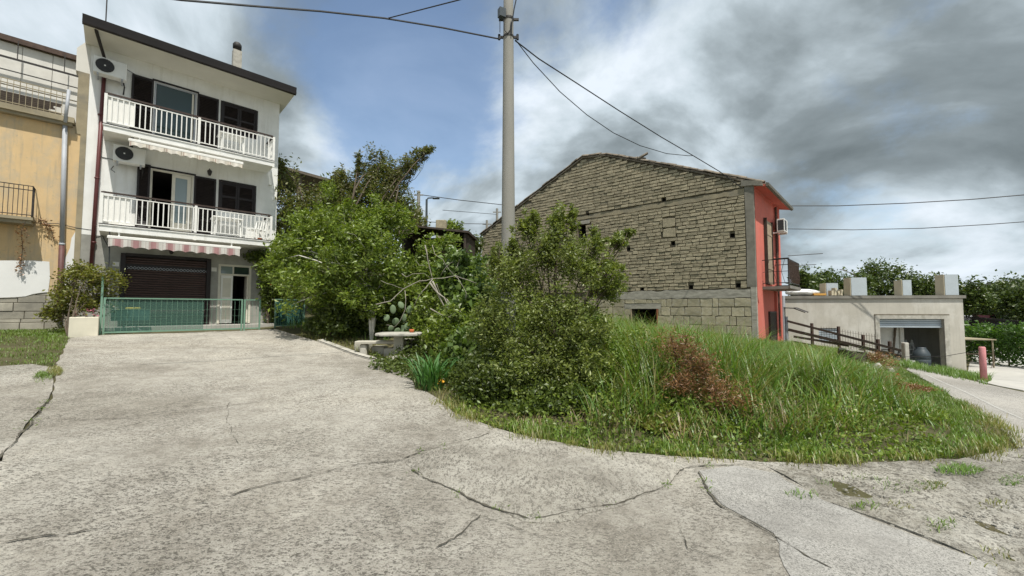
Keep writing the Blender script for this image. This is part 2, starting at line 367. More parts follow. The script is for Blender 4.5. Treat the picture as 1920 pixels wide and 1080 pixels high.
m_green = M('green_paint_metal', (.16, .28, .205), .5, .12, 5, .06)
m_wood = M('weathered_wood', (.17, .135, .10), .85, .3, 4, .5, 30, stretch=(1, 1, 6))
m_darkwood = M('dark_timber', (.055, .042, .032), .85, .3, 4, .4)
m_shutbeige = M('pale_wood_shutter', (.36, .285, .20), .7, .15, 4, .2)
m_pole = M('concrete_pole', (.27, .262, .235), .88, .12, 2.2, .4, 70, stain=(.26, .25, .22), stretch=(1, 1, .25))
m_slabedge = M('slab_edge', (.20, .19, .165), .92, .2, 2, .4)
m_foam = M('foam_board_grey', (.42, .47, .50), .8, .06, 2, .1)
m_foamtan = M('foam_board_tan', (.52, .46, .33), .8, .08, 2, .1)
m_shutgrey = M('galvanised_shutter', (.40, .45, .49), .45, .1, 2, .06, metal=.3)
m_tank = M('slate_plastic', (.055, .07, .08), .5, .12, 3, .05)
m_pink = M('faded_pink_paint', (.56, .235, .24), .75, .12, 4, .2)
m_planter = M('cream_planter', (.66, .62, .50), .85, .08, 3, .25, 50)
m_tablestone = M('cast_stone', (.43, .41, .36), .9, .2, 5, .5, 40, stain=(.26, .25, .2))
m_bench = M('bench_stone', (.45, .425, .355), .9, .16, 5, .5, 40)
m_bark = M('bark', (.115, .09, .065), .9, .3, 6, .7, 40)
m_palebark = M('pale_dead_wood', (.30, .275, .225), .85, .22, 7, .4)
m_limewash = M('limewashed_trunk', (.55, .53, .47), .9, .15, 6, .4)
m_cactus = M('cactus_pad', (.13, .18, .095), .65, .15, 4, .3, 30, rnd=.15)
m_cable = M('cable', (.03, .032, .036), .6, .1, 3, 0)
m_terracotta = M('terracotta', (.48, .13, .05), .85, .15, 8, .2)
m_whiteplastic = M('white_plastic', (.78, .78, .75), .4, .03, 3, 0)
m_paleboard = M('pale_board', (.66, .645, .60), .8, .1, 3, .1)
m_orangeboard = M('orange_board', (.55, .30, .07), .8, .1, 3, .1)
m_cloth = M('green_cloth', (.03, .085, .085), .9, .2, 5, .1)
m_yellowthing = M('yellow_paint', (.55, .46, .08), .7, .1, 3, 0)
m_carred = M('car_red', (.20, .03, .035), .3, .05, 2, 0); m_carwhite = M('car_white', (.72, .72, .72), .3, .03, 2, 0)
m_carsilver = M('car_silver', (.40, .41, .43), .3, .03, 2, 0, metal=.3); m_rubber = M('tyre_rubber', (.02, .02, .02), .85, .2, 5, .1)
m_lamp = M('tail_light_red', (.5, .02, .02), .3, 0.0, 2, 0)
def glass_mat(name, col, rough=.06):
    m, nt, b, N, L = nodes(name); b.inputs['Base Color'].default_value = c4(col); b.inputs['Roughness'].default_value = rough; b.inputs['Specular IOR Level'].default_value = .7; return m
m_glass = glass_mat('window_glass', (.03, .05, .045)); m_glass2 = glass_mat('door_glass', (.20, .25, .25)); m_carglass = glass_mat('car_glass', (.02, .025, .03))
def stripe_mat(name, cols, period):
    m, nt, b, N, L = nodes(name); sp = N('ShaderNodeSeparateXYZ'); L(tco(nt), sp.inputs[0])
    fr = tmath(nt, 'FRACT', tmath(nt, 'DIVIDE', tmath(nt, 'ADD', sp.outputs[0], 50.0), period))
    r = N('ShaderNodeValToRGB'); L(fr, r.inputs[0]); r.color_ramp.interpolation = 'CONSTANT'; e = r.color_ramp.elements
    e[0].position = 0; e[0].color = c4(cols[0][1]); e[1].position = cols[1][0]; e[1].color = c4(cols[1][1])
    for p, c in cols[2:]: k = e.new(p); k.color = c4(c)
    nz = tramp(nt, tnoise(nt, tco(nt), 2.5, 4), [(.3, (.85, .85, .85)), (.7, (1.05, 1.05, 1.05))])
    L(tmix(nt, 1.0, r.outputs[0], nz, 'MULTIPLY'), b.inputs['Base Color']); b.inputs['Roughness'].default_value = .9; return m
m_awnred = stripe_mat('awning_red_stripe', [(0, (.36, .20, .20)), (.16, (.45, .35, .33)), (.30, (.56, .54, .50)), (.52, (.46, .42, .39)), (.58, (.56, .54, .50)), (.72, (.45, .34, .32)), (.84, (.36, .20, .20))], .40)
m_awncream = stripe_mat('awning_cream_stripe', [(0, (.66, .61, .52)), (.2, (.45, .38, .31)), (.26, (.66, .61, .52)), (.34, (.42, .30, .25)), (.40, (.68, .63, .55)), (.6, (.72, .68, .61))], .42)
def net_mat(name, col, alpha):
    m, nt, b, N, L = nodes(name); b.inputs['Base Color'].default_value = c4(col); b.inputs['Roughness'].default_value = .8
    tr = N('ShaderNodeBsdfTransparent'); mx = N('ShaderNodeMixShader'); mx.inputs[0].default_value = alpha
    L(tr.outputs[0], mx.inputs[1]); L(b.outputs[0], mx.inputs[2]); L(mx.outputs[0], nt.nodes['Material Output'].inputs[0]); return m
m_net = net_mat('shade_net', (.06, .15, .115), .36); m_netdense = net_mat('dense_shade_net', (.02, .10, .075), .75); m_railnet = net_mat('brown_screen', (.05, .035, .028), .8)

L_PRIVET = leaf_mat('leaf_bright', [(.10, .15, .018), (.16, .23, .03), (.23, .30, .045), (.11, .17, .028), (.28, .33, .07)])
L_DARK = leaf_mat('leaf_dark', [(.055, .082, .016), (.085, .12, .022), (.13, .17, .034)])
L_RED = leaf_mat('leaf_bronze', [(.13, .14, .045), (.185, .16, .065), (.12, .17, .04), (.21, .20, .09), (.10, .145, .035)])
L_OLIVE = leaf_mat('leaf_olive', [(.115, .155, .026), (.17, .215, .04), (.24, .28, .07), (.08, .115, .02), (.29, .32, .10)])
L_LIME = leaf_mat('leaf_lime', [(.15, .22, .028), (.21, .28, .045), (.11, .18, .028), (.26, .30, .06)])
L_FIG = leaf_mat('leaf_fig', [(.09, .15, .03), (.125, .19, .042), (.18, .25, .075)])
L_VINE = leaf_mat('leaf_vine', [(.18, .20, .03), (.27, .27, .05), (.13, .155, .03), (.16, .12, .045)])
L_DRY = leaf_mat('leaf_dry', [(.22, .10, .04), (.30, .155, .065), (.15, .075, .03)], .2)
L_FAR = leaf_mat('leaf_far', [(.05, .085, .018), (.08, .12, .025), (.12, .155, .034)], .25)
L_HEDGE = leaf_mat('leaf_hedge', [(.06, .13, .018), (.10, .19, .03), (.045, .10, .018)])
G_TALL = leaf_mat('grass_tall', [(.09, .18, .028), (.135, .24, .04), (.19, .28, .07), (.10, .20, .04)], .35)
G_MIX = leaf_mat('grass_mixed', [(.15, .19, .04), (.22, .23, .06), (.31, .26, .11), (.12, .18, .035)], .3)
G_SHORT = leaf_mat('grass_short', [(.10, .18, .022), (.14, .23, .03), (.18, .25, .045)], .3)
G_IRIS = leaf_mat('iris_blade', [(.05, .14, .03), (.08, .20, .045), (.11, .24, .07)], .25)
m_petal_y = M('yellow_petal', (.70, .36, .03), .7, .2, 9, 0); m_petal_r = M('red_petal', (.55, .025, .03), .7, .2, 9, 0); m_petal_p = M('pink_petal', (.50, .16, .22), .7, .25, 9, 0)
# ------------------------------------------------------------ ground and paving
def PX(pts): return [tuple(gp(*p).xy) for p in pts]
rng = np.random.default_rng(5)
VERGE_PX = [(515,619),(560,632),(640,655),(690,668),(735,683),(762,694),(770,708),(778,733),(800,738),(830,757),(850,777),(890,792),(930,806),(1000,826),(1100,846),(1180,853),(1250,859),(1340,866),(1420,869),(1560,871),(1700,867),(1820,860),(1885,842),(1893,822),(1860,792),(1800,757),(1740,717),(1690,692)]
VERGE = PX(VERGE_PX)
BANK = VERGE + [(15.2, 15.6), (13.2, 16.8), (11.3, 17.0), (9.63, 15.9), (-1.9, 25.6), (-6, 24), (-9, 17.5), (-7.6, 14.8)]
def bumpN(X, Y):
    ins = inpoly(BANK, X, Y); d = polydist(BANK, X, Y); t = np.clip((d - .25) / 1.2, 0, 1); return np.where(ins, .09 * t * t * (3 - 2 * t), 0)
def hb(x, y): return h(x, y) + float(bumpN(np.array([x]), np.array([y]))[0])
def axis(lo, hi, step, far):
    a = list(np.arange(lo, hi + 1e-6, step)); s = step; p = a[-1]; q = a[0]
    while p < far: s *= 1.22; p += s; a.append(p)
    s = step
    while q > -far: s *= 1.22; q -= s; a.insert(0, q)
    return np.array(a)
ax = axis(-17, 28, .3, 1500); ay = axis(-3, 30, .3, 1500)
GX, GY = np.meshgrid(ax, ay); GZ = hN(GX, GY) + bumpN(GX, GY) + np.where(bumpN(GX, GY) > .06, .03 * np.sin(GX * 3.1 + GY * 1.3) * np.sin(GY * 2.7 - GX), 0)
far = np.hypot(GX, GY); GZ = np.where(far > 250, GZ * np.clip(1 - (far - 250) / 900, .25, 1), GZ)
nx, ny = len(ax), len(ay); idx = np.arange(nx * ny).reshape(ny, nx)
gf = np.stack([idx[:-1, :-1], idx[:-1, 1:], idx[1:, 1:], idx[1:, :-1]], -1).reshape(-1, 4)
ground_me = np_mesh('ground', np.stack([GX, GY, GZ], -1).reshape(-1, 3), gf, m_earth)
ground_me.polygons.foreach_set('use_smooth', [True] * len(ground_me.polygons))
tag(link('ground', ground_me), kind='structure')

def jag(P, amp, step, seed):
    """break a traced outline into short uneven steps"""
    r = random.Random(seed); out = []
    for i in range(len(P)):
        a = Vector(P[i]); b = Vector(P[(i + 1) % len(P)]); n = max(1, int((b - a).length / step)); nrm = Vector((-(b - a).y, (b - a).x))
        if nrm.length: nrm.normalize()
        for k in range(n):
            p = a.lerp(b, k / n) + (nrm * r.uniform(-amp, amp) if (b - a).length < 6 else Vector((0, 0))); out.append((p.x, p.y))
    return out
from mathutils import noise as mnoise
def sheet(name, P, dz, m, spacing=.3, skirt=.08, parent=None, relief=0.0):
    X = np.array([p[0] for p in P]); Y = np.array([p[1] for p in P])
    gx, gy = np.meshgrid(np.arange(X.min(), X.max(), spacing), np.arange(Y.min(), Y.max(), spacing)); gx = gx.ravel(); gy = gy.ravel()
    ok = inpoly(P, gx, gy) & (polydist(P, gx, gy) > .06); gx = gx[ok]; gy = gy[ok]
    pts = [Vector(p) for p in P] + [Vector((a, b)) for a, b in zip(gx, gy)]; n = len(P)
    vv, ee, ff = delaunay_2d_cdt(pts, [(i, (i + 1) % n) for i in range(n)], [], 0, 1e-5)[:3]
    vx = np.array([p.x for p in vv]); vy = np.array([p.y for p in vv]); vz = hN(vx, vy) + dz
    if relief: vz = vz + np.array([relief * (mnoise.fractal(Vector((a*2.2, b*2.2, 1.7)), .8, 2.1, 4) + .25*abs(mnoise.noise(Vector((a*9, b*9, 0))))) for a, b in zip(vx, vy)]) * np.clip(polydist(P, vx, vy)/.25, 0, 1)
    cx = np.array([sum(vv[i].x for i in f) / 3 for f in ff]); cy = np.array([sum(vv[i].y for i in f) / 3 for f in ff]); ok = inpoly(P, cx, cy)
    mb = MB(); mb.add(list(zip(vx, vy, vz)), [tuple(f) for f, k in zip(ff, ok) if k])
    if skirt:
        pz = hN(X, Y) + dz; mb.add([(a, b, c) for a, b, c in zip(X, Y, pz)] + [(a, b, c - skirt) for a, b, c in zip(X, Y, pz)], [(i, (i + 1) % n, n + (i + 1) % n, n + i) for i in range(n)])
    o = mb.build(name, m, parent)
    if parent is None: tag(o, kind='structure')
    return o
RIGHT_EDGE = [(1420,871),(1470,900),(1560,950),(1650,985),(1760,1030),(1890,1078)]
LEFT_EDGE = [(0,872),(40,815),(95,752),(104,715),(102,695),(118,660),(131,636)]
drive = PX([(131,636),(190,630),(300,627),(400,623),(487,620)] + VERGE_PX[:18] + RIGHT_EDGE) + [(2.6, .9), (2.4, -3), (-9, -3), (-6.5, 2.6)] + PX(LEFT_EDGE[:-1])
driveway = sheet('driveway', jag(drive, .02, .22, 1), .03, m_concrete, .28)
left = PX([(0,868),(38,813),(92,750),(101,715),(99,700),(60,698),(0,712)]) + [(-12.5, 6.4), (-10, 1.5), (-7.2, 2.2)]
sheet('pavement', jag(left, .015, .25, 2), .022, m_concrete, .3)
sheet('path', jag(PX([(0,688),(60,684),(100,690),(99,702),(60,700),(0,712)]) + [(-13.8, 7), (-13.2, 8)], .03, .2, 3), .016, m_rough, .3)
swirl = PX([(757,868),(790,852),(850,838),(935,814),(1010,832),(1110,850),(1230,866),(1285,882),(1240,925),(1150,958),(1050,988),(985,985),(900,952),(820,916),(770,888)])
sheet('concrete_patch', jag(swirl, .03, .12, 4), .036, m_conc_b, .2, .01)
sheet('asphalt_patch', jag(PX([(1312,890),(1380,882),(1455,895),(1545,948),(1640,984),(1750,1028),(1870,1074)]) + [(2.2, 1.6), (1.35, 1.7)] + PX([(1450,1010),(1350,955),(1322,920)]), .025, .12, 5), .036, m_asph_patch, .2, .01)
rough_p = PX([(1424,874),(1560,875),(1700,871),(1820,864),(1888,846),(1905,846)]) + [(7.6, 5.2), (9.5, 4.0), (9, -3), (2.5, -3), (2.7, .9)] + PX([(1885,1075),(1760,1027),(1650,982),(1560,947),(1470,897)])
sheet('broken_pavement', jag(rough_p, .04, .2, 6), .03, m_rough, .10, relief=.055)
road_p = PX([(1700,694),(1742,717),(1802,757),(1862,792),(1895,822),(1908,842)]) + [(7.7, 5.3), (9.5, 4.2), (22, -2), (30, 4)] + PX([(1915,736),(1850,722),(1780,704),(1725,690)])
sheet('road', jag(road_p, .02, .3, 7), .022, m_road, .4)
yard_p = PX([(1815,700),(1835,716),(1875,725),(1918,733)]) + [(30, 5), (40, 12), (42, 30), (32, 34)] + PX([(1835,652),(1822,655)])
sheet('yard', jag(yard_p, .02, .4, 8), .02, m_yard, .6)
# painted edge line on the lower road
def strip(mb, P, w, dz, seed=0, wob=.0):
    r = random.Random(seed); pts = []
    for i in range(len(P) - 1):
        a = Vector(P[i]); b = Vector(P[i + 1]); n = max(1, int((b - a).length / (.035 if wob else .12)))
        pts += [a.lerp(b, k / n) for k in range(n)]
    pts.append(Vector(P[-1])); V = []; Fs = []
    for i, p in enumerate(pts):
        d = (pts[min(i + 1, len(pts) - 1)] - pts[max(0, i - 1)]).normalized(); nn = Vector((-d.y, d.x))
        if wob: p = p + nn * wob * (1.1*math.sin(i*.37+seed) + .8*math.sin(i*.113+seed*2) + r.uniform(-.7, .7))
        ww = w * ((r.uniform(.25, 1.7) * (.8 + .3*math.sin(i*.21+seed))) if wob else 1) * (.15 if wob and i in (0, len(pts) - 1) else 1)
        for s in (-1, 1):
            q = p + nn * ww / 2 * s; V.append((q.x, q.y, h(q.x, q.y) + dz))
    for i in range(len(pts) - 1): Fs.append((2 * i, 2 * i + 1, 2 * i + 3, 2 * i + 2))
    mb.add(V, Fs)
m_line = M('worn_line_paint', (.40, .39, .36), .85, .2, 9, .2)
mb = MB(); strip(mb, PX([(1735,703),(1790,728),(1850,757),(1919,789)]), .05, .028); tag(mb.build('road_line', m_line), kind='structure')
CR = [[(95,752),(60,795),(20,845),(0,870)],[(130,795),(230,790),(300,780),(420,768),(520,752)],[(0,1032),(120,1015),(260,985),(380,950),(470,925),(560,905),(640,885),(700,876),(755,870)],
      [(755,870),(790,852),(850,838),(920,818)],[(770,888),(830,920),(900,953),(950,972),(990,985)],[(1000,982),(1070,970),(1150,955),(1235,925),(1285,886)],[(905,975),(870,1005),(820,1040)],
      [(1312,892),(1322,922),(1350,955),(1380,975),(1440,1010),(1500,1045),(1560,1078)],[(1285,886),(1340,880),(1400,878)],[(410,622),(430,637),(450,650)],[(480,668),(560,670),(640,672)],[(700,730),(640,745),(520,755)],
      [(1405,990),(1440,1012),(1470,1020)],[(0,930),(90,900),(150,885)],[(840,970),(900,980),(960,995),(1040,1030)],[(1270,1000),(1290,1040),(1370,1060)],[(430,760),(425,800),(445,840)]]
def crackset():
    mb = MB()
    for i, c in enumerate(CR):
        strip(mb, PX(c), (.016 if i in (0, 4, 7) else .010 if i < 9 else .005), .0405, 30 + i, .011)
    o = mb.build('crack', m_crack, driveway); tag(o, 'dark earth-filled cracks across the concrete', kind='stuff')
crackset()
# loose stones lying on the broken right edge of the paving
def stones():
    r = random.Random(8); mb = MB(); C8 = [(-1,-1,-.6),(1,-1,-.6),(1,1,-.6),(-1,1,-.6),(-.7,-.7,.8),(.7,-.7,.8),(.7,.7,.8),(-.7,.7,.8)]
    P = PX([(1430,885),(1900,860),(1918,1078),(1880,1078),(1560,960)]); X0 = min(p[0] for p in P); X1 = max(p[0] for p in P); Y0 = min(p[1] for p in P); Y1 = max(p[1] for p in P); n = 0
    while n < 900:
        x, y = r.uniform(X0, X1), r.uniform(Y0, Y1)
        if not inpoly(P, np.array([x]), np.array([y]))[0]: continue
        n += 1; s = r.choice((.003, .004, .005, .007, .012)) * r.uniform(.7, 1.3); a = r.uniform(0, 6.3); z = h(x, y) + .02
        V = [(x + (px * math.cos(a) - py * math.sin(a)) * s * r.uniform(.7, 1.2), y + (px * math.sin(a) + py * math.cos(a)) * s * r.uniform(.6, 1), z + (pz * .5 + .3) * s * r.uniform(.6, 1)) for px, py, pz in C8]
        mb.add(V, [(4,5,6,7),(0,1,5,4),(1,2,6,5),(2,3,7,6),(3,0,4,7)])
    tag(mb.build('gravel', m_slabedge), 'loose stones scattered over the broken pavement at right', 'gravel', kind='stuff')
stones()
# far hills
def hills():
    V = []; Fs = []; n = 90; R = 1300
    for i in range(n + 1):
        a = math.radians(-75 + 150 * i / n); hh = 38 + 12 * math.sin(i * .33) + 9 * math.sin(i * .91 + 1) + 5 * math.sin(i * 2.1) - 14 * math.sin(a)
        for k, (rr, zz) in enumerate(((.55, -3), (.8, .35), (1, 1), (1.2, .9), (1.5, -3))):
            V.append((R * rr * math.sin(a), R * rr * math.cos(a), zz * hh if zz > 0 else -30))
    for i in range(n):
        for k in range(4): Fs.append((i * 5 + k, (i + 1) * 5 + k, (i + 1) * 5 + k + 1, i * 5 + k + 1))
    o = MB().add(V, Fs).build('hills', M('hill_woodland', (.075, .115, .05), .95, .35, .03, .5, .2), smooth=True); tag(o, kind='structure')
hills()
# ------------------------------------------------------------ white house
p0 = at(143, 618, 12.2); W = Frame(p0.x, p0.y, 44.2); WZ = .95
def rect(x0, x1, z0, z1): return [(x0, z0), (x1, z0), (x1, z1), (x0, z1)]
def fy(y): return lambda a, b, d: (a, y + d, b)
def room(parent, x0, x1, z0, z1, y0, dep, m, dz):
    mb = MB(dz); V = [(x0,y0,z0),(x1,y0,z0),(x1,y0,z1),(x0,y0,z1),(x0,y0+dep,z0),(x1,y0+dep,z0),(x1,y0+dep,z1),(x0,y0+dep,z1)]
    mb.add(V, [(4,5,6,7),(0,4,7,3),(1,2,6,5),(0,1,5,4),(3,7,6,2)]); return mb.build('interior', m, parent)
def shutter(parent, x0, x1, z0, z1, y, dz, m=None, rot=0.0):
    """louvred leaf: stiles, rails and slats; slats under ten pixels stay in one part"""
    m = m or m_brown; st = .055
    fr = MB(dz); fr.box(x0, x0+st, y-.035, y, z0, z1); fr.box(x1-st, x1, y-.035, y, z0, z1)
    for za in (z0, (z0+z1)/2 - .03, z1-.07): fr.box(x0+st, x1-st, y-.033, y-.002, za, za+.07)
    o = fr.build('shutter', m, parent); lv = MB(dz); z = z0 + .09
    while z < z1 - .09:
        lv.add([(x0+st, y-.032, z), (x1-st, y-.032, z), (x1-st, y-.004, z+.042), (x0+st, y-.004, z+.042), (x0+st, y-.026, z-.004), (x1-st, y-.026, z-.004), (x1-st, y, z+.038), (x0+st, y, z+.038)], [(0,1,2,3),(4,7,6,5),(0,4,5,1),(3,2,6,7)]); z += .055
    tag(lv.build('slat', m, o), kind='stuff'); MB(dz).box(x0+st, x1-st, y-.0015, y-.0005, z0+.05, z1-.05).build('shutter_back', m, o); return o
def white_house():
    t = T('white_house', 'white three-storey house with dark brown shutters and two white railed balconies', 'house', W.w(0, 0, WZ), W.ang); dz = -WZ
    # openings
    g = rect(.91, 3.18, 1.0, 3.33); d = rect(3.43, 4.45, 1.0, 3.2)
    d1 = rect(1.50, 2.62, 4.07, 6.25); w1 = rect(3.36, 4.51, 5.12, 6.28); d2 = rect(1.50, 2.62, 7.07, 9.22); w2 = rect(3.33, 4.49, 8.10, 9.22)
    mb = MB(dz); mb.panel(rect(0, 5.24, 3.85, 9.95), [d1, w1, d2, w2], fy(0), .2)
    mb.add([(0,0,.7),(0,9,.7),(0,9,9.95),(0,0,9.95),(5.24,0,.7),(5.24,9,.7),(5.24,9,9.95),(5.24,0,9.95)], [(0,1,2,3),(4,7,6,5),(1,5,6,2)])
    mb.build('wall', m_white, t)
    mb = MB(dz); mb.panel(rect(0, 5.24, .7, 3.85), [g, d], fy(-.012), .25); mb.build('ground_floor_wall', m_greypl, t)['label'] = 'grey rendered ground floor wall'
    mb = MB(dz); mb.box(-.30, -.004, .02, .4, 8.85, 9.55).add([(-.30,.02,9.55),(-.004,.02,9.55),(-.004,.02,10.0),(-.30,.4,9.55),(-.004,.4,9.55),(-.004,.4,10.0)], [(0,1,2),(3,5,4),(0,2,5,3)]); mb.build('party_wall', m_soffit, t)
    mb = MB(dz); mb.box(-.24, -.004, .01, .4, 6.9, 8.84); mb.box(-.13,-.004,.0,.4,1.0,6.9); mb.build('rough_joint', m_beam, t)
    # roof
    mb = MB(dz); z0 = 9.80
    mb.extrude([(-1.12, z0), (.0, 9.76), (9.4, 9.76), (9.4, 9.98), (4.6, 11.1), (-1.12, z0+.16)], lambda a, b: (-.13, a, b), lambda a, b: (5.47, a, b))
    roof = mb.build('roof', m_soffit, t)
    mb = MB(dz); mb.extrude([(-1.12, z0+.17), (4.6, 11.11), (9.5, 9.99), (9.5, 10.06), (4.6, 11.2), (-1.14, z0+.25)], lambda a, b: (-.15, a, b), lambda a, b: (5.49, a, b)); mb.build('roof_covering', m_gutter, roof)
    mb = MB(dz); yo = -1.125
    mb.extrude([(yo, z0-.02), (yo-.10, z0+.0), (yo-.115, z0+.085), (yo-.09, z0+.095), (yo-.105, z0+.17), (yo-.12, z0+.25), (yo, z0+.25)], lambda a, b: (-.15, a, b), lambda a, b: (5.50, a, b)); mb.build('gutter', m_gutter, roof)
    mb = MB(dz); cx, cyy = 4.07, 1.9; mb.box(cx-.15, cx+.15, cyy-.15, cyy+.15, 10.4, 12.30); ch = mb.build('chimney', m_tablestone, roof)
    mb = MB(dz); mb.lathe((cx, cyy, 12.30), [(.12, 0), (.12, .09), (.155, .10), (.16, .28), (.11, .36), (.02, .38)], 14); mb.build('chimney_cowl', m_iron, ch, True)
    mb = MB(dz); mb.tube([(.25, 1.0, 10.2), (.25, 1.0, 12.6)], .018, 5); mb.tube([(.05, 1.0, 12.2), (.45, 1.0, 12.2)], .01, 4); mb.build('antenna', m_iron, roof)
    # down pipe
    mb = MB(dz); mb.tube([(.12, -1.05, 9.86), (.14, -1.0, 9.74), (.29, -.12, 9.46), (.31, -.06, 9.36), (.31, -.06, 8.9)], .045, 8); mb.build('downpipe', m_gutter, t, True)
    mb = MB(dz); mb.tube([(.31, -.06, 8.92), (.24, -.06, 2.3)], .05, 8)
    for z in (7.6, 5.6, 3.6): mb.tube([(.27, -.06, z), (.27, -.06, z+.04)], .062, 8)
    mb.build('downpipe', m_pipe, t, True)
    # garage
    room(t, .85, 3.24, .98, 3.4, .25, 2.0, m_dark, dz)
    mb = MB(dz); mb.box(.88, 1.0, -.045, .02, 1.0, 3.36); mb.box(3.09, 3.21, -.045, .02, 1.0, 3.36); mb.box(1.0, 3.09, -.043, .02, 3.28, 3.37); gf_ = mb.build('garage_frame', m_brown, t)
    mb = MB(dz); mb.box(1.0, 3.09, .10, .105, 1.05, 3.28); gd = mb.build('garage_door', m_brown, t)
    m_gslat = M('garage_slat', (.062, .037, .033), .4, .12, 3, .05)
    sl = MB(); sl.extrude([(.10, 0), (.065, .012), (.06, .04), (.075, .066), (.10, .074)], lambda a, b: (1.002, a, b), lambda a, b: (3.088, a, b)); sm = sl.mesh('slat')
    z = 1.08
    while z < 3.22:
        if not (2.86 < z < 2.96): link('slat', sm, m_gslat, gd, (0, 0, z + dz))
        z += .078
    mb = MB(dz); x = 1.04
    while x < 3.02:
        mb.bar((x, .05, 2.86), (x+.09, .05, 2.95), .012); mb.bar((x, .05, 2.95), (x+.09, .05, 2.86), .012); x += .09
    mb.build('lattice_strip', m_greypipe, gd)
    # entrance door
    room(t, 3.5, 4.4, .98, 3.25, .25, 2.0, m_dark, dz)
    mb = MB(dz); mb.box(3.43, 3.50, -.03, .12, 1.05, 3.2); mb.box(4.38, 4.45, -.03, .12, 1.05, 3.2); mb.box(3.50, 4.38, -.03, .12, 3.13, 3.2); mb.box(3.50, 4.38, -.03, .12, 2.80, 2.86); mb.box(3.86, 3.90, -.02, .11, 2.86, 3.13)
    fr = mb.build('door_frame', m_cream, t)
    MB(dz).box(3.50, 3.86, .05, .06, 2.86, 3.13).build('transom_pane', m_glass2, fr); MB(dz).box(3.90, 4.38, .05, .06, 2.86, 3.13).build('transom_pane', m_glass, fr)
    mb = MB(dz); mb.bbox(3.51, 3.88, .0, .05, 1.06, 2.80, .008); dl = mb.build('door', m_whitemetal, t)
    mb = MB(dz); mb.box(3.57, 3.82, -.008, .0, 1.2, 1.9); mb.box(3.57, 3.82, -.008, .0, 2.0, 2.7); mb.build('door_panel', m_cream, dl)
    mb = MB(dz); mb.box(4.33, 4.375, .05, .50, 1.06, 2.80); mb.build('door', m_cream, t)
    for x in (.78, 3.30):
        mb = MB(dz); mb.box(x - .075, x + .075, -.025, -.013, 2.92, 3.06); mb.build('number_plate', m_paleboard, t)
    # balcony doors and windows
    for zb, zt, first in ((4.07, 6.25, True), (7.07, 9.22, False)):
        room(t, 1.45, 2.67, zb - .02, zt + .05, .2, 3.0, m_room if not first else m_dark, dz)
        mb = MB(dz); mb.box(1.50, 1.55, .03, .10, zb, zt); mb.box(2.57, 2.62, .03, .10, zb, zt); mb.box(1.55, 2.57, .03, .10, zt-.05, zt); f = mb.build('door_frame', m_cream if first else m_greypipe, t)
        mb = MB(dz); mb.box(1.44, 2.68, -.03, -.001, zt, zt+.06); mb.build('lintel_trim', m_brown, f)
        if first:
            mb = MB(dz); mb.box(2.05, 2.14, .02, .07, zb, zt-.06); mb.box(2.46, 2.56, .02, .07, zb, zt-.06); mb.box(2.14, 2.46, .02, .07, zb, zb+.45); mb.box(2.14, 2.46, .02, .07, zt-.17, zt-.06); dd = mb.build('glass_door', m_cream, t)
            MB(dz).box(2.14, 2.46, .04, .05, zb+.45, zt-.17).build('pane', m_glass2, dd)
        else:
            MB(dz).box(1.56, 2.50, .06, .07, zb, zt-.06).build('pane', m_glass, f); MB(dz).box(2.50, 2.55, .04, .09, zb, zt-.06).build('door_stile', m_cream, f)
    shutter(t, .94, 1.48, 7.09, 9.24, -.005, dz); shutter(t, 2.64, 3.26, 7.09, 9.22, -.005, dz)
    shutter(t, 1.17, 1.49, 4.09, 6.32, -.09, dz); shutter(t, 2.64, 3.27, 4.09, 6.26, -.005, dz)
    for z0_, z1_ in ((5.12, 6.28), (8.10, 9.22)):
        xa = 3.345 if z0_ < 7 else 3.32
        mb = MB(dz); mb.box(xa, xa+.06, -.02, .12, z0_, z1_); mb.box(xa+1.12, xa+1.18, -.02, .12, z0_, z1_); mb.box(xa+.06, xa+1.12, -.018, .12, z1_-.06, z1_+.01); mb.box(xa+.06, xa+1.12, -.018, .12, z0_, z0_+.05); wf = mb.build('window', m_brown, t)
        shutter(wf, xa+.065, xa+.585, z0_+.05, z1_-.06, .05, dz); shutter(wf, xa+.595, xa+1.115, z0_+.05, z1_-.06, .05, dz)
        MB(dz).box(xa+.06, xa+1.12, .1, .11, z0_+.05, z1_-.06).build('pane', m_dark, wf)
    # balconies
    bal_me = MB().box(-.0135, .0135, -.01, .01, 0, .76).mesh('baluster')
    for zs, zt, x0, x1 in ((3.87, 4.07, .42, 4.83), (6.87, 7.06, .40, 4.84)):
        mb = MB(dz); mb.box(x0-.02, x1+.02, -1.02, -.001, zs, zt-.03); mb.box(x0-.04, x1+.04, -1.045, -.001, zt-.029, zt); bl = mb.build('balcony', m_white, t)
        mb = MB(dz); mb.box(x0-.041, x1+.041, -1.047, -1.03, zt-.001, zt+.025); mb.build('balcony_edging', m_gutter, bl)
        y = -.99
        mb = MB(dz)
        for z in (zt+.09, zt+.855): mb.box(x0+.035, x1-.035, y-.015, y+.015, z, z+.026)
        for z in (zt+.09, zt+.855):
            for x in (x0, x1): mb.box(x-.016, x+.016, y+.036, -.002, z, z+.032)
        mb.build('railing', m_whitemetal, bl)
        for x in (x0, 2.62, x1): MB(dz).box(x-.034, x+.034, y-.034, y+.034, zs-.02 if x != x0 else zt-.05, zt+.93).build('post', m_whitemetal, bl)
        mb = MB(dz); mb.box(x0+.02, x1-.02, y+.05, y+.10, zt+.955, zt+1.0); mb.box(x0-.025, x0+.025, y+.1, -.002, zt+.955, zt+1.0); mb.box(x1-.025, x1+.025, y+.1, -.002, zt+.955, zt+1.0)
        for x in (x0+.3, 1.6, 2.62, 3.6, x1-.3): mb.bar((x, y+.01, zt+.88), (x, y+.07, zt+.96), .02)
        mb.build('handrail', m_brownwood, bl)
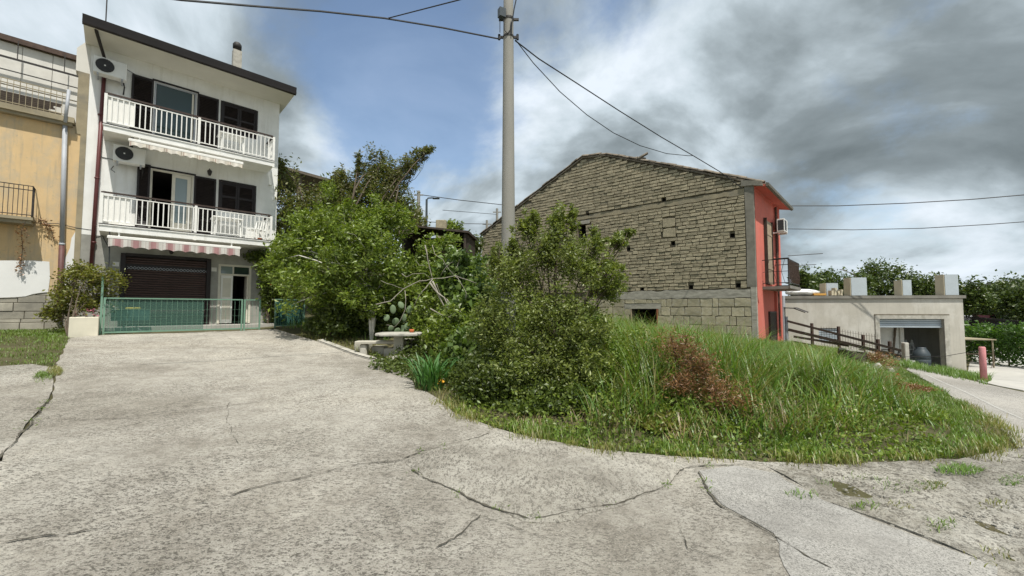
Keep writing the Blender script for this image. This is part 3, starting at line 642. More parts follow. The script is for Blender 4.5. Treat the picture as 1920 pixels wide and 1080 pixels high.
        MB(dz).box(x0+.04, 1.02, y+.022, y+.034, zt+.12, zt+.86).build('privacy_panel', m_whitemetal, bl); MB(dz).box(x0-.012, x0+.012, y+.05, -.08, zt+.12, zt+.86).build('privacy_panel', m_whitemetal, bl)
        x = x0 + .13
        while x < x1 - .06:
            if abs(x - 2.62) > .055: link('baluster', bal_me, m_whitemetal, bl, (x, y, zt + .10 + dz))
            x += .1255
        yy = y + .16
        while yy < -.1: link('baluster', bal_me, m_whitemetal, bl, (x1, yy, zt + .10 + dz)); yy += .125
    # awnings
    for lab, m_, a0, a1, zc, drop, nsc in (('red and white striped awning', m_awnred, .60, 3.86, 3.66, .25, 11), ('cream striped awning', m_awncream, .95, 3.86, 6.68, .15, 12)):
        mb = MB(dz); mb.bbox(a0-.03, a1+.03, -1.10, -.98, zc, zc+.09, .012); mb.box(a0+.2, a0+.24, -.98, -.9, zc+.02, zc+.22); mb.box(a1-.24, a1-.2, -.98, -.9, zc+.02, zc+.22); aw = mb.build('awning', m_whitemetal, t); aw['label'] = lab
        n = 132; V = []; Fs = []
        for i in range(n + 1):
            x = a0 + (a1 - a0) * i / n; zz = zc - drop + .045 * abs(math.sin(math.pi * i * nsc / n)); yy = -1.095 + .012 * math.sin(i * .7)
            V += [(x, -1.095, zc), (x, yy - .004, zz), (x, yy + .002, zz), (x, -1.089, zc)]
        for i in range(n): a = 4 * i; b = a + 4; Fs += [(a, a+1, b+1, b), (a+2, a+3, b+3, b+2), (a+1, a+2, b+2, b+1)]
        MB(dz).add(V, Fs).build('valance', m_, aw)
    for x, z in ((3.05, 6.45), (2.1, 3.55)):
        mb = MB(dz); mb.lathe((x, -.14, z-.13), [(.03, 0), (.055, .05), (.075, .16), (.05, .2), (.015, .23)], 10); mb.tube([(x, -.01, z+.02), (x, -.08, z+.14), (x, -.14, z+.1)], .012, 5); mb.build('wall_lantern', m_iron, t)
    mb = MB(dz); mb.box(.2, 5.2, -.75, -.013, .7, 1.02); mb.build('doorstep', m_yard, t)
    mb = MB(dz)
    for pts in ([(1.0,-.01,6.35),(.6,-.012,6.3),(.25,-.012,6.32)], [(.62,-.012,6.1),(.56,-.012,5.98),(.66,-.012,5.9)], [(1.0,-.012,9.25),(.8,-.012,9.33),(.7,-.012,9.3)], [(.32,-.02,3.8),(.45,-.02,3.85),(.6,-.02,3.5)]): mb.tube(pts, .009, 4)
    mb.tube([(.62,-1.0,3.9),(.64,-1.0,3.0),(.60,-1.3,1.8)], .014, 5)
    mb.build('loose_wire', m_cable, t)
    mb = MB(dz); mb.tube([(1.02,-.9,6.92),(1.0,-.75,6.6)], .04, 7); mb.build('balcony_drain', m_gutter, t)
    return t
white_house()
def air_con(label, lx, z, grp='wall-hung air conditioners on the white house'):
    t = T('air_conditioner', label, 'air conditioner', W.w(lx, -.46, z), W.ang, grp)
    mb = MB(); mb.bbox(0, .74, 0, .28, 0, .52, .015); mb.build('casing', m_ac, t)
    mb = MB(); V = [(.25 + .2*math.cos(k*math.pi/12), -.008, .27 + .2*math.sin(k*math.pi/12)) for k in range(24)]; mb.add([(.25, -.008, .27)] + V, [(0, 1 + (k+1) % 24, 1 + k) for k in range(24)])
    gr = mb.build('fan_grille', m_acgrille, t)
    mb = MB()
    for rr in (.06, .1, .14, .18, .205): mb.tube([(.25 + rr*math.cos(k*math.pi/10), -.016, .27 + rr*math.sin(k*math.pi/10)) for k in range(21)], .005, 4, False)
    mb.build('grille_ring', m_iron, gr); MB().lathe((.25, 0, .27), [(.001, 0), (.035, .001)], 10)
    mb = MB(); mb.box(.232, .268, -.022, -.012, .252, .288); mb.build('fan_hub', m_ac, gr)
    mb = MB()
    for x in (.08, .62): mb.box(x, x+.04, .0, .41, -.06, -.001); mb.box(x, x+.04, .37, .41, -.06, .25)
    mb.build('bracket', m_greypipe, t); mb = MB(); mb.tube([(.66, .3, .05), (.70, .35, -.1), (.68, .38, -.35)], .02, 5); mb.build('pipe', m_iron, t)
    return t
air_con('white air conditioner hung under the roof eaves of the white house', .08, 8.78); air_con('white air conditioner hung below the upper balcony of the white house', .60, 6.17)
# furniture on the balconies
def plastic_table(label, lx, ly, z, w=.9):
    t = T('plastic_table', label, 'table', W.w(lx, ly, z), W.ang)
    MB().bbox(-w/2, w/2, -.33, .33, .66, .71, .015).build('tabletop', m_whiteplastic, t)
    for x in (-1, 1):
        for y in (-1, 1): MB().bar((x*(w/2-.06), y*.27, 0), (x*(w/2-.1), y*.25, .66), .05).build('leg', m_whiteplastic, t)
def plastic_chair(label, lx, ly, z, rz):
    t = T('plastic_chair', label, 'chair', W.w(lx, ly, z), W.ang + rz)
    MB().bbox(-.23, .23, -.22, .22, .40, .43, .01).build('seat', m_whiteplastic, t)
    mb = MB()
    for k in range(5): mb.bar((-.2 + k*.1, .22, .43), (-.21 + k*.105, .30, .82), .05, .012)
    mb.bar((-.23, .30, .82), (.23, .30, .82), .05, .016); mb.build('backrest', m_whiteplastic, t)
    for x in (-.21, .21):
        for y in (-.2, .2): MB().bar((x*1.1, y*1.1, 0), (x, y, .40), .035).build('leg', m_whiteplastic, t)
plastic_table('white plastic table on the lower balcony of the white house', 3.55, -.52, 4.075); plastic_chair('white plastic chair on the lower balcony near its right end', 4.45, -.5, 4.075, -.9)
plastic_table('white plastic table on the upper balcony of the white house', 3.6, -.55, 7.065, .8)
o = MB().lathe((0, 0, 0), [(.07, 0), (.10, .16), (.11, .17), (.09, .16)], 12).build('flower_pot', m_terracotta, None, True, loc=W.w(4.6, -.3, 4.072)); tag(o, 'small clay pot at the right end of the lower balcony', 'pot')
mb = MB(); mb.tube([(0, 0, 0), (0, 0, .55)], .03, 7); mb.tube([(0, 0, .55), (0, 0, .95)], [.045, .015], 7); o = mb.build('closed_parasol', m_whiteplastic, None, loc=W.w(3.35, -.25, 4.075)); tag(o, 'folded white parasol standing on the lower balcony by the shuttered window', 'parasol')

# ------------------------------------------------------------ ochre house at the left
def ochre_house():
    t = T('ochre_house', 'old ochre plastered house with peeling render and iron railings at left edge', 'house', W.w(-.3, .03, WZ), W.ang); dz = -WZ; ox = .30
    def bx(mb, x0, x1, y0, y1, z0, z1): return mb.box(x0+ox, x1+ox, y0, y1, z0, z1)
    X0 = -7.5; edge = [(-.13, 2.02), (-.3, 2.1), (-.5, 2.10), (-.62, 2.06), (-.75, 2.04), (-.88, 2.0), (-1.02, 1.93), (-1.2, 1.90), (-1.47, 1.88), (-1.7, 1.95), (-2.2, 1.9), (-3, 2.0), (X0, 1.95)]
    mb = MB(dz); mb.panel([(a+ox, b) for a, b in [(-.13, 7.12), (X0, 7.12), (X0, 1.95)] + edge[::-1][1:]], [], fy(0)); mb.add([(X0+ox,0,.7),(X0+ox,9,.7),(X0+ox,9,7.1),(X0+ox,0,7.1)], [(0,1,2,3)]); mb.build('wall', m_yellow, t)
    pw = [(-.61, 2.96), (-.58, 2.5), (-.60, 2.07), (-.75, 2.045), (-.88, 2.01), (-1.02, 1.94), (-1.2, 1.91), (-1.47, 1.89), (-2.4, 1.92), (-3.2, 2.0), (-3.2, 2.92), (-1.51, 2.92), (-.9, 2.97)]
    mb = MB(dz); mb.panel([(a+ox, b) for a, b in pw], [], fy(-.012)); mb.build('render_patch', m_patchwhite, t)['label'] = 'white patch of fresh render'
    js = [(-.13, 3.9), (-.2, 3.7), (-.22, 3.4), (-.3, 3.1), (-.33, 2.8), (-.38, 2.5), (-.36, 2.2), (-.13, 2.1)]
    mb = MB(dz); mb.panel([(a+ox, b) for a, b in js], [], fy(-.010)); mb.build('bare_render', m_patchwhite, t)
    # stone base
    bx(MB(dz), X0, -.13, .03, .4, .7, 2.2).build('stone_backing', m_mortar, t)
    r = random.Random(3); z = .80; rows = (.19, .21, .10, .22, .24, .22, .2)
    for i, hh in enumerate(rows):
        x = -.14
        while x > -3.6:
            w = r.uniform(.28, .62); zt_ = min(z + hh - .012, 2.10)
            if z < 2.0 and zt_ > z + .05:
                j = r.uniform(-.012, .006); me = MB(dz); me.bbox(max(x-w, X0)+ox, x-.012+ox, .004+j, .1, z, zt_, .008); me.build('stone', m_stone, t)
            x -= w
        z += hh
    # small lower balcony
    mb = MB(dz); bx(mb, -4.5, -.92, -.52, 0, 4.05, 4.13); bx(mb, -4.5, -.95, -.46, 0, 3.95, 4.05); lb = mb.build('balcony', m_beam, t)
    def iron(par, x0, x1, y, z0, z1, sp, side=True, m_=m_iron):
        mb = MB(dz)
        for z in (z0+.07, z1-.12, z1): mb.box(x0+ox, x1+ox, y-.012, y+.012, z-.02, z)
        if side:
            for z in (z0+.07, z1): mb.box(x1+ox-.024, x1+ox, y+.012, -.01, z-.02, z)
        o = mb.build('railing', m_, par); bm_ = MB().box(-.006, .006, -.006, .006, 0, z1-z0-.02).mesh('baluster'); x = x1 - .012
        while x > x0: link('baluster', bm_, m_, o if par is t else par, (x+ox, y, z0+dz)); x -= sp
        if side:
            yy = y + .12
            while yy < -.05: link('baluster', bm_, m_, o if par is t else par, (x1+ox-.012, yy, z0+dz)); yy += .12
        return o
    iron(lb, -3.2, -.94, -.49, 4.13, 5.02, .085)
    # terrace edge, railing and set-back storey
    mb = MB(dz); bx(mb, X0, -.26, -.22, 2.4, 7.14, 7.30); bx(mb, X0, -.30, -.16, 2.4, 7.05, 7.14); tr = mb.build('terrace_slab', m_beam, t)
    iron(tr, -3.6, -.40, -.16, 7.30, 8.02, .115, False, M('pale_iron', (.30, .255, .17), .7, .2, 5, 0))
    mb = MB(dz); bx(mb, X0, -.24, 1.3, 1.5, 7.30, 9.68); up = mb.build('upper_wall', m_beam, t)
    for k in range(8): bx(MB(dz), -.26 - (k+1)*.62 + .006, -.26 - k*.62 - .006, 1.25, 1.296, 8.35, 9.62).build('panel', m_paleboard, up)
    for k in range(8): bx(MB(dz), -.26 - (k+1)*.62 + .006, -.26 - k*.62 - .006, 1.25, 1.296, 7.62, 8.31).build('panel', m_paleboard, up)
    mb = MB(dz); bx(mb, X0, -.2, 1.16, 1.6, 9.68, 9.78); bx(mb, X0, -.2, 1.12, 1.158, 9.64, 9.80); mb.build('upper_roof', m_rust, up)
    mb = MB(dz)
    for z in (9.05, 9.08, 8.68): bx(mb, X0, -.3, 1.0, 1.03, z, z+.025)
    for k in range(6): bx(mb, -.62 - k*.95, -.60 - k*.95, .99, 1.01, 9.06, 9.66)
    mb.build('drying_rail', m_iron, up)
    mb = MB(dz); r2 = random.Random(9)
    for k in range(9): bx(mb, -3.2 + r2.uniform(0, .5), -.55 - r2.uniform(0, .5), .5 + k*.05, .54 + k*.05, 7.36 + k*.075, 7.41 + k*.075)
    mb.build('stacked_timber', m_darkwood, t)
    # pipes
    mb = MB(dz); mb.tube([(-.45+ox, -.08, 7.06), (-.38+ox, -.08, 3.5)], .055, 8); mb.tube([(-.38+ox,-.08,3.52),(-.38+ox,-.08,3.46)], .066, 8); mb.tube([(-.40+ox, -.24, 8.1), (-.44+ox, -.24, 7.1)], .04, 8); mb.build('downpipe', m_greypipe, t, True)
    mb = MB(dz); mb.tube([(-.38+ox, -.08, 3.47), (-.36+ox, -.08, 1.3)], .062, 8); mb.build('downpipe', M('rust_pipe', (.12, .055, .05), .6, .25, 6, .1), t, True)
    mb = MB(dz); mb.tube([(-.85+ox, -.02, 4.05), (-.5+ox, -.03, 4.1), (-.1+ox, -.03, 4.02), (.2+ox, -.03, 4.0)], .01, 4); mb.build('wall_cable', m_cable, t)
ochre_house()

# ------------------------------------------------------------ gates, planter, folding table
def gate(label, lx0, lx1, ly, zb0, zb1, top, dense=False, sp=.12, net=None, netx=None):
    z = min(zb0, zb1); t = T('gate', label, 'gate', W.w(lx0, ly, z), W.ang); L_ = lx1 - lx0; H = top - z
    mb = MB(); mb.box(0, .045, -.02, .02, 0, H); mb.box(L_-.045, L_, -.02, .02, 0, H); mb.box(.045, L_-.045, -.02, .02, H-.035, H); mb.box(.045, L_-.045, -.02, .02, .06, .10); mb.build('frame', m_green, t)
    me = MB().box(-.003, .003, -.003, .003, .10, H-.035).mesh('bar'); x = sp
    while x < L_ - .05: link('bar', me, m_green, t, (x, 0, 0)); x += sp
    if not dense:
        mb = MB()
        for k in range(1, 4): mb.box(.045, L_-.045, .005, .008, .1 + k*.2, .103 + k*.2)
        mb.build('mesh_wire', m_green, t)
    if net:
        a, b = netx or (.05, L_-.05); mb = MB(); mb.box(a, b, .014, .017, .10, H-.04); mb.build('shade_net', net, t)
    return t
gate('long green metal gate with wire mesh in front of the brown garage door', .585, 3.80, -2.2, .86, .86, 1.895, net=m_net, netx=(.05, 2.2))
gate('narrow green metal gate leaf in front of the cream entrance door', 3.83, 4.31, -2.2, .86, .86, 1.895)
gate('green metal gate with dense upright bars beside the ivy at right of the entrance', 4.85, 5.85, -1.7, .90, .90, 1.93, True, .07, net=m_netdense)
o = MB().box(-.022, .022, -.022, .022, 0, 1.62).build('gate_post', m_green, None, loc=W.w(.55, -2.2, .84)); o.rotation_euler = (0, 0, W.ang); tag(o, 'tall slim green post beside the cream planter box', 'post')
t = T('planter', 'cream masonry planter box standing left of the long green gate', 'planter', W.w(-.02, -2.45, .80), W.ang)
mb = MB(); mb.bbox(0, .54, 0, .09, 0, .57, .012); mb.bbox(0, .54, .41, .5, 0, .57, .012); mb.box(.001, .09, .09, .41, 0, .568); mb.box(.45, .539, .09, .41, 0, .568); mb.build('box', m_planter, t)
MB().box(.09, .45, .09, .41, .02, .5).build('soil', m_earth, t)
t = T('folding_table', 'small folding table under a dark green cloth behind the long gate', 'table', W.w(1.15, -1.3, h(*W.w(1.15, -1.3).xy)), W.ang)
for s in (-1, 1):
    for y in (-.2, .2): MB().bar((-.28*s, y, 0), (.28*s, y, .62), .025).build('leg', m_greypipe, t)
MB().bbox(-.4, .4, -.3, .3, .62, .65, .008).build('tabletop', m_whiteplastic, t); mb = MB(); mb.box(-.41, .41, -.315, .315, .655, .665); mb.box(-.41, .41, -.32, -.312, .35, .66); mb.box(-.415, -.407, -.31, .31, .40, .66); mb.build('cloth', m_cloth, t)
mb = MB(); mb.bbox(-.16, .16, -.1, .1, 0, .07, .02); o = mb.build('cushion', m_yellowthing, None, loc=W.w(1.2, -1.3, t.location.z + .666)); tag(o, 'small yellow cushion lying on the cloth covered folding table', 'cushion')

# ------------------------------------------------------------ brick house
p0 = at(1420, 640, 16.0); G = Frame(p0.x, p0.y, -40); R = Frame(p0.x, p0.y, 47.0); BZ = .1
BXL = -15.05
def rake(x): return 6.30 + (x - BXL) * (9.50 - 6.30) / (-7.7 - BXL) if x < -7.7 else (9.50 - (x + 7.7) * (9.50 - 9.30) / 1.3 if x < -6.4 else 9.30 - (x + 6.4) * (9.30 - 6.62) / 6.4)
HOLES = [(-3.55, 6.56), (-7.48, 6.46), (-.78, 4.59), (-3.16, 4.51), (-5.27, 4.45), (-2.45, 2.52), (-.62, 2.53), (-4.62, 2.50), (-9.6, 4.45), (-11.4, 6.45)]
WIN = [(-8.05, -7.58, 4.88, 5.98), (-5.15, -3.96, .75, 1.57)]
def variants(n, seed, b=.06, w=.42, hgt=.16, d=.09):
    out = []
    for k in range(n):
        r = random.Random(seed + k); j = lambda a: r.uniform(-a, a)
        o4 = [(-.5 + j(.02), -.5 + j(.06)), (.5 + j(.02), -.5 + j(.06)), (.5 + j(.02), .5 + j(.06)), (-.5 + j(.02), .5 + j(.06))]
        mid = [((o4[0][0]+o4[1][0])/2, -.5 + j(.05)), (.5 + j(.015), j(.1)), (j(.1), .5 + j(.05)), (-.5 + j(.015), j(.1))]
        ring = [o4[0], mid[0], o4[1], mid[1], o4[2], mid[2], o4[3], mid[3]]
        inn = [(x * (1 - b * .35), z * (1 - b * .9)) for x, z in ring]
        V = [(x, .5, z) for x, z in ring] + [(x, -.42 + j(.04), z) for x, z in ring] + [(x, -.5 + j(.05), z) for x, z in inn] + [(0, -.5 + j(.06), 0)]
        Fs = []
        for i in range(8):
            q = (i + 1) % 8; Fs += [(i, q, 8+q, 8+i), (8+i, 8+q, 16+q, 16+i), (16+i, 16+q, 24)]
        out.append((V, Fs))
    return out
def brick_house():
    t = T('brick_house', 'old tuff brick house with bare gable wall and coral red painted front', 'house', G.w(0, 0, BZ), G.ang); dz = -BZ
    rk = [(BXL, 6.30), (-7.7, 9.50), (-6.4, 9.30), (0, 6.62)]
    outer = [(BXL, -.3), (0, -.3)] + rk[::-1]
    hl = [rect(x-.09, x+.09, z-.085, z+.085) for x, z in HOLES] + [rect(a, b, c, d) for a, b, c, d in WIN]
    mb = MB(dz); mb.panel(outer, hl, fy(.05), .35); wall = mb.build('gable_wall', m_mortar, t)
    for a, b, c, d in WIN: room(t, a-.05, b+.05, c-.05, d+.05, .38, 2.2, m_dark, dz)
    for x, z in HOLES: MB(dz).box(x-.12, x+.12, .30, .42, z-.12, z+.12).build('putlog_recess', m_dark, wall)
    # concrete pieces
    MB(dz).extrude([(-.30, 2.45), (.02, 2.45), (.02, 6.55), (-.30, 6.66), (-.27, 4.2)], lambda a, b: (a, -.015, b), lambda a, b: (a, .2, b)).build('corner_pillar', m_pillar, t)
    MB(dz).extrude([(-.16, -.3), (.02, -.3), (.02, 2.44), (-.17, 2.44)], lambda a, b: (a, -.02, b), lambda a, b: (a, .2, b)).build('corner_pillar', m_band, t)
    r = random.Random(4); xs = np.linspace(-8.4, -.31, 34); top = [(x, 6.45 + r.uniform(-.05, .02)) for x in xs]; bot = [(x, 6.22 + r.uniform(-.03, .04)) for x in xs]
    mb = MB(dz); mb.extrude(bot + top[::-1], lambda a, b: (a, .012, b), lambda a, b: (a, .1, b)); mb.build('tie_beam', m_beam, t)
    xs = np.linspace(-6.6, -.18, 30); top = [(x, 2.40 + r.uniform(-.05, .02)) for x in xs]; bot = [(x, 2.03 + r.uniform(-.02, .02)) for x in xs]
    mb = MB(dz); mb.extrude(bot + top[::-1], lambda a, b: (a, -.02, b), lambda a, b: (a, .1, b)); mb.build('floor_band', m_band, t)
    mb = MB(dz); mb.box(-5.5, -3.75, -.012, .1, 1.575, 1.82); mb.build('window_lintel', m_band, t); MB(dz).box(-8.2, -7.35, -.012, .1, 5.985, 6.17).build('window_lintel', m_band, t)
    mb = MB(dz); mb.box(-3.955, -3.87, -.01, .12, .70, 1.57); mb.build('window_jamb', M('brick_red', (.30, .10, .06), .9, .2, 5, .4), t); MB(dz).box(-5.2, -5.155, -.01, .12, .70, 1.57).build('window_jamb', m_shutbeige, t)
    MB(dz).box(-8.10, -8.06, -.02, .05, 4.9, 5.98).build('window_frame', m_wood, t)
    # bricks
    var = variants(10, 100); vm = []
    for V, Fs in var: vm.append(MB().add(V, Fs).mesh('brick'))
    vb = variants(8, 300, .05)
    bm_ = [MB().add(V, Fs).mesh('stone_block') for V, Fs in vb]
    pieces = []
    def free(x0, x1, z0, z1):
        for x, z in HOLES:
            if x1 > x-.10 and x0 < x+.10 and z1 > z-.07 and z0 < z+.07: return False
        for a, b, c, d in WIN:
            if x1 > a-.01 and x0 < b+.01 and z1 > c and z0 < d: return False
        return True
    r = random.Random(21); z = 2.42
    BIG = [(-3.62, -3.05, 5.25, 5.66), (-3.60, -3.03, 4.80, 5.21)]
    while z < 9.5:
        hh = r.choice((.14, .15, .155, .165, .18)); x = -.312
        upper = z >= 6.17
        while x > BXL:
            w = r.uniform(.22, .44) if not upper else r.uniform(.28, .46)
            x0, x1 = x - w + .024, x
            mid = (x0 + x1) / 2; z0, z1 = z + .010, z + hh - .012
            ok = z1 < rake(x0) - .02 and z1 < rake(x1) - .02 and not (6.17 > z0 > 6.02 and mid > -8.4 and z1 > 6.2)
            if mid > -8.4 and z1 > 6.20 and z0 < 6.46: ok = False
            if mid < -6.6 and z0 < 2.42: ok = False
            for a, b, c, d in BIG:
                if x1 > a and x0 < b and z1 > c and z0 < d:
                    if x0 < a - .08 and x1 > a: x1 = a - .02
                    elif x1 > b + .08 and x0 < b: x0 = b + .02
                    else: ok = False
            if x1 > -8.2 and x0 < -7.35 and z1 > 5.98 and z0 < 6.17: ok = False
            zr = min(rake(x0), rake(x1)) - .015
            if not ok and z0 + .05 < zr < z1 + .001 and (mid < -8.4 or z0 > 6.46): z1 = zr; ok = True
            if ok and not free(x0, x1, z0, z1):
                cuts = [(hx-.095, hx+.095) for hx, hz in HOLES if x1 > hx-.095 and x0 < hx+.095 and z1 > hz-.07 and z0 < hz+.07] + [(c_[0]-.012, c_[1]+.012) for c_ in WIN if x1 > c_[0] and x0 < c_[1] and z1 > c_[2] and z0 < c_[3]]
                for ca, cb in cuts:
                    if ca - x0 > .06: pieces.append((x0, ca - .008, z0, z1, r.uniform(-.012, .018), 0))
                    if x1 - cb > .06: pieces.append((cb + .008, x1, z0, z1, r.uniform(-.012, .018), 0))
                ok = False
            if ok:
                if not upper and r.random() < .10: pieces += [(x0, x1, z0, (z0+z1)/2 - .006, r.uniform(-.012, .018), 0), (x0, x1, (z0+z1)/2 + .006, z1, r.uniform(-.012, .018), 0)]
                else: pieces.append((x0, x1, z0 + r.uniform(-.004, .012), z1 - r.uniform(-.003, .014), r.uniform(-.014, .02), 0))
            x -= w
        z += hh
    for a, b, c, d in BIG: pieces.append((a+.01, b-.01, c+.01, d-.01, 0, 0))
    # walls below the first floor at far left also small bricks
    z = 2.02
    r = random.Random(77); z = -.2; rows = []
    while z < 2.0:
        hh = min(.36, 2.03 - z) if z + .5 < 2.03 or True else .3
        hh = (.36, .37, .36, .38, .38, .38, .4)[len(rows) % 7]; hh = min(hh, 2.02 - z); rows.append(z); x = -.18
        if hh < .12: break
        while x > -13:
            w = r.choice((.24, .5, .55, .62, .46)) * r.uniform(.9, 1.1); x0, x1 = x - w + .022, x
            if x1 > -6.6 and z + hh > 2.03: pass
            za, zb = z + .014, z + hh - .012; segs_ = [(x0, x1, za, zb)]
            for (ca, cb, cc, cd) in [(-5.5, -3.75, 1.575, 1.82), (-5.20, -3.87, .70, 1.575)]:
                nxt = []
                for (p0_, p1_, q0, q1) in segs_:
                    if p1_ > ca and p0_ < cb and q1 > cc and q0 < cd:
                        if ca - p0_ > .07: nxt.append((p0_, ca - .015, q0, q1))
                        if p1_ - cb > .07: nxt.append((cb + .015, p1_, q0, q1))
                        m0, m1 = max(p0_, ca), min(p1_, cb)
                        if q1 - cd > .06: nxt.append((m0, m1, cd + .012, q1))
                        if cc - q0 > .06: nxt.append((m0, m1, q0, cc - .012))
                    else: nxt.append((p0_, p1_, q0, q1))
                segs_ = nxt
            for (p0_, p1_, q0, q1) in segs_: pieces.append((p0_, p1_, q0, q1, r.uniform(-.012, .012), 1))
            x -= w
        z += hh
    def area(p):
        c = G.w((p[0]+p[1])/2, 0, (p[2]+p[3])/2); return (p[1]-p[0]) * (p[3]-p[2]) / (c.x**2 + c.y**2) * (1 if c.x > 2.6 else .3)
    rest = {0: MB(dz), 1: MB(dz)}
    for kind in (0, 1):
        ps = sorted([p for p in pieces if p[5] == kind], key=area, reverse=True)
        for i, (x0, x1, z0, z1, j, _) in enumerate(ps):
            sx, sz, dp = x1 - x0, z1 - z0, .09; c = ((x0+x1)/2, .03 + j*.7, (z0+z1)/2); fl = r.choice((-1, 1))
            if i < 295: link('brick' if kind == 0 else 'stone_block', (vm if kind == 0 else bm_)[r.randrange(8)], m_tuff if kind == 0 else m_block, wall, (c[0], c[1], c[2]+dz), (0, (0 if fl > 0 else math.pi) + r.uniform(-.014, .014), 0), (sx, dp, sz))
            else:
                V, Fs = (var if kind == 0 else vb)[r.randrange(8)]; rest[kind].add([(c[0] + v[0]*sx*fl, c[1] + v[1]*dp, c[2] + v[2]*sz*fl) for v in V], Fs)
    if rest[0].v: tag(rest[0].build('brickwork', m_tuff, wall), kind='stuff')
    if rest[1].v: tag(rest[1].build('blockwork', m_block, wall), kind='stuff')
    # verge tiles along the rake
    tile = MB(); n = 6
    V = []
    for k, (r0, x) in enumerate(((.10, -.20), (.085, .20))):
        for q in (0, 1):
            for i in range(n + 1):
                a = math.pi * i / n; rr = r0 - q * .016; V.append((x, rr * math.cos(a), rr * math.sin(a)))
    Fs = []
    for i in range(n): Fs += [(i, i+1, 14+i+1, 14+i), (7+i, 21+i, 21+i+1, 7+i+1), (i, 7+i, 7+i+1, i+1), (14+i, 14+i+1, 21+i+1, 21+i)]
    tm = MB().add(V, Fs).mesh('roof_tile')
    mb = MB(dz); ov = .55
    for (a, za), (b, zb) in zip(rk[:-1], rk[1:]): mb.extrude([(a, za-.02), (b, zb-.02), (b, zb+.06), (a, za+.06)], lambda x, z: (x, -.03, z), lambda x, z: (x, 7.4, z))
    roof = mb.build('roof', m_tile, t); r = random.Random(6)
    segs = [((BXL-.25, 6.24), (-7.75, 9.52)), ((-7.7, 9.52), (-6.35, 9.32)), ((-6.35, 9.32), (.35, 6.52))]
    for (a, za), (b, zb) in segs:
        L_ = math.hypot(b-a, zb-za); n_ = int(L_ / .33); an = math.atan2(zb-za, b-a)
        for row in range(3):
            for k in range(n_):
                f = (k + .5) / n_; link('roof_tile', tm, m_tile, roof, (a + (b-a)*f, .02 + row*.19 + r.uniform(-.035, .03), za + (zb-za)*f + .055 + r.uniform(-.012, .02) + dz), (r.uniform(-.05, .05), -an + .05 * (1 if b < -7 else -1) + r.uniform(-.04, .04), r.uniform(-.07, .07)), (-1 if b < -7 else 1, 1, r.uniform(.8, 1.1)))
    for k, (dx, an) in enumerate(((-.14, .5), (.12, -.45), (-.02, .15))): link('roof_tile', tm, m_tile, roof, (-4.55 + dx, .05, 8.70 + .12*k*(k < 2) + dz), (0, an, .3*k))
    mb = MB(dz); mb.box(-14.9, -.02, 7.0, 7.2, -.3, 6.2); mb.box(BXL, BXL+.3, .06, 7.2, -.3, 6.2); mb.build('back_wall', m_mortar, t)
    return t
bh = brick_house()
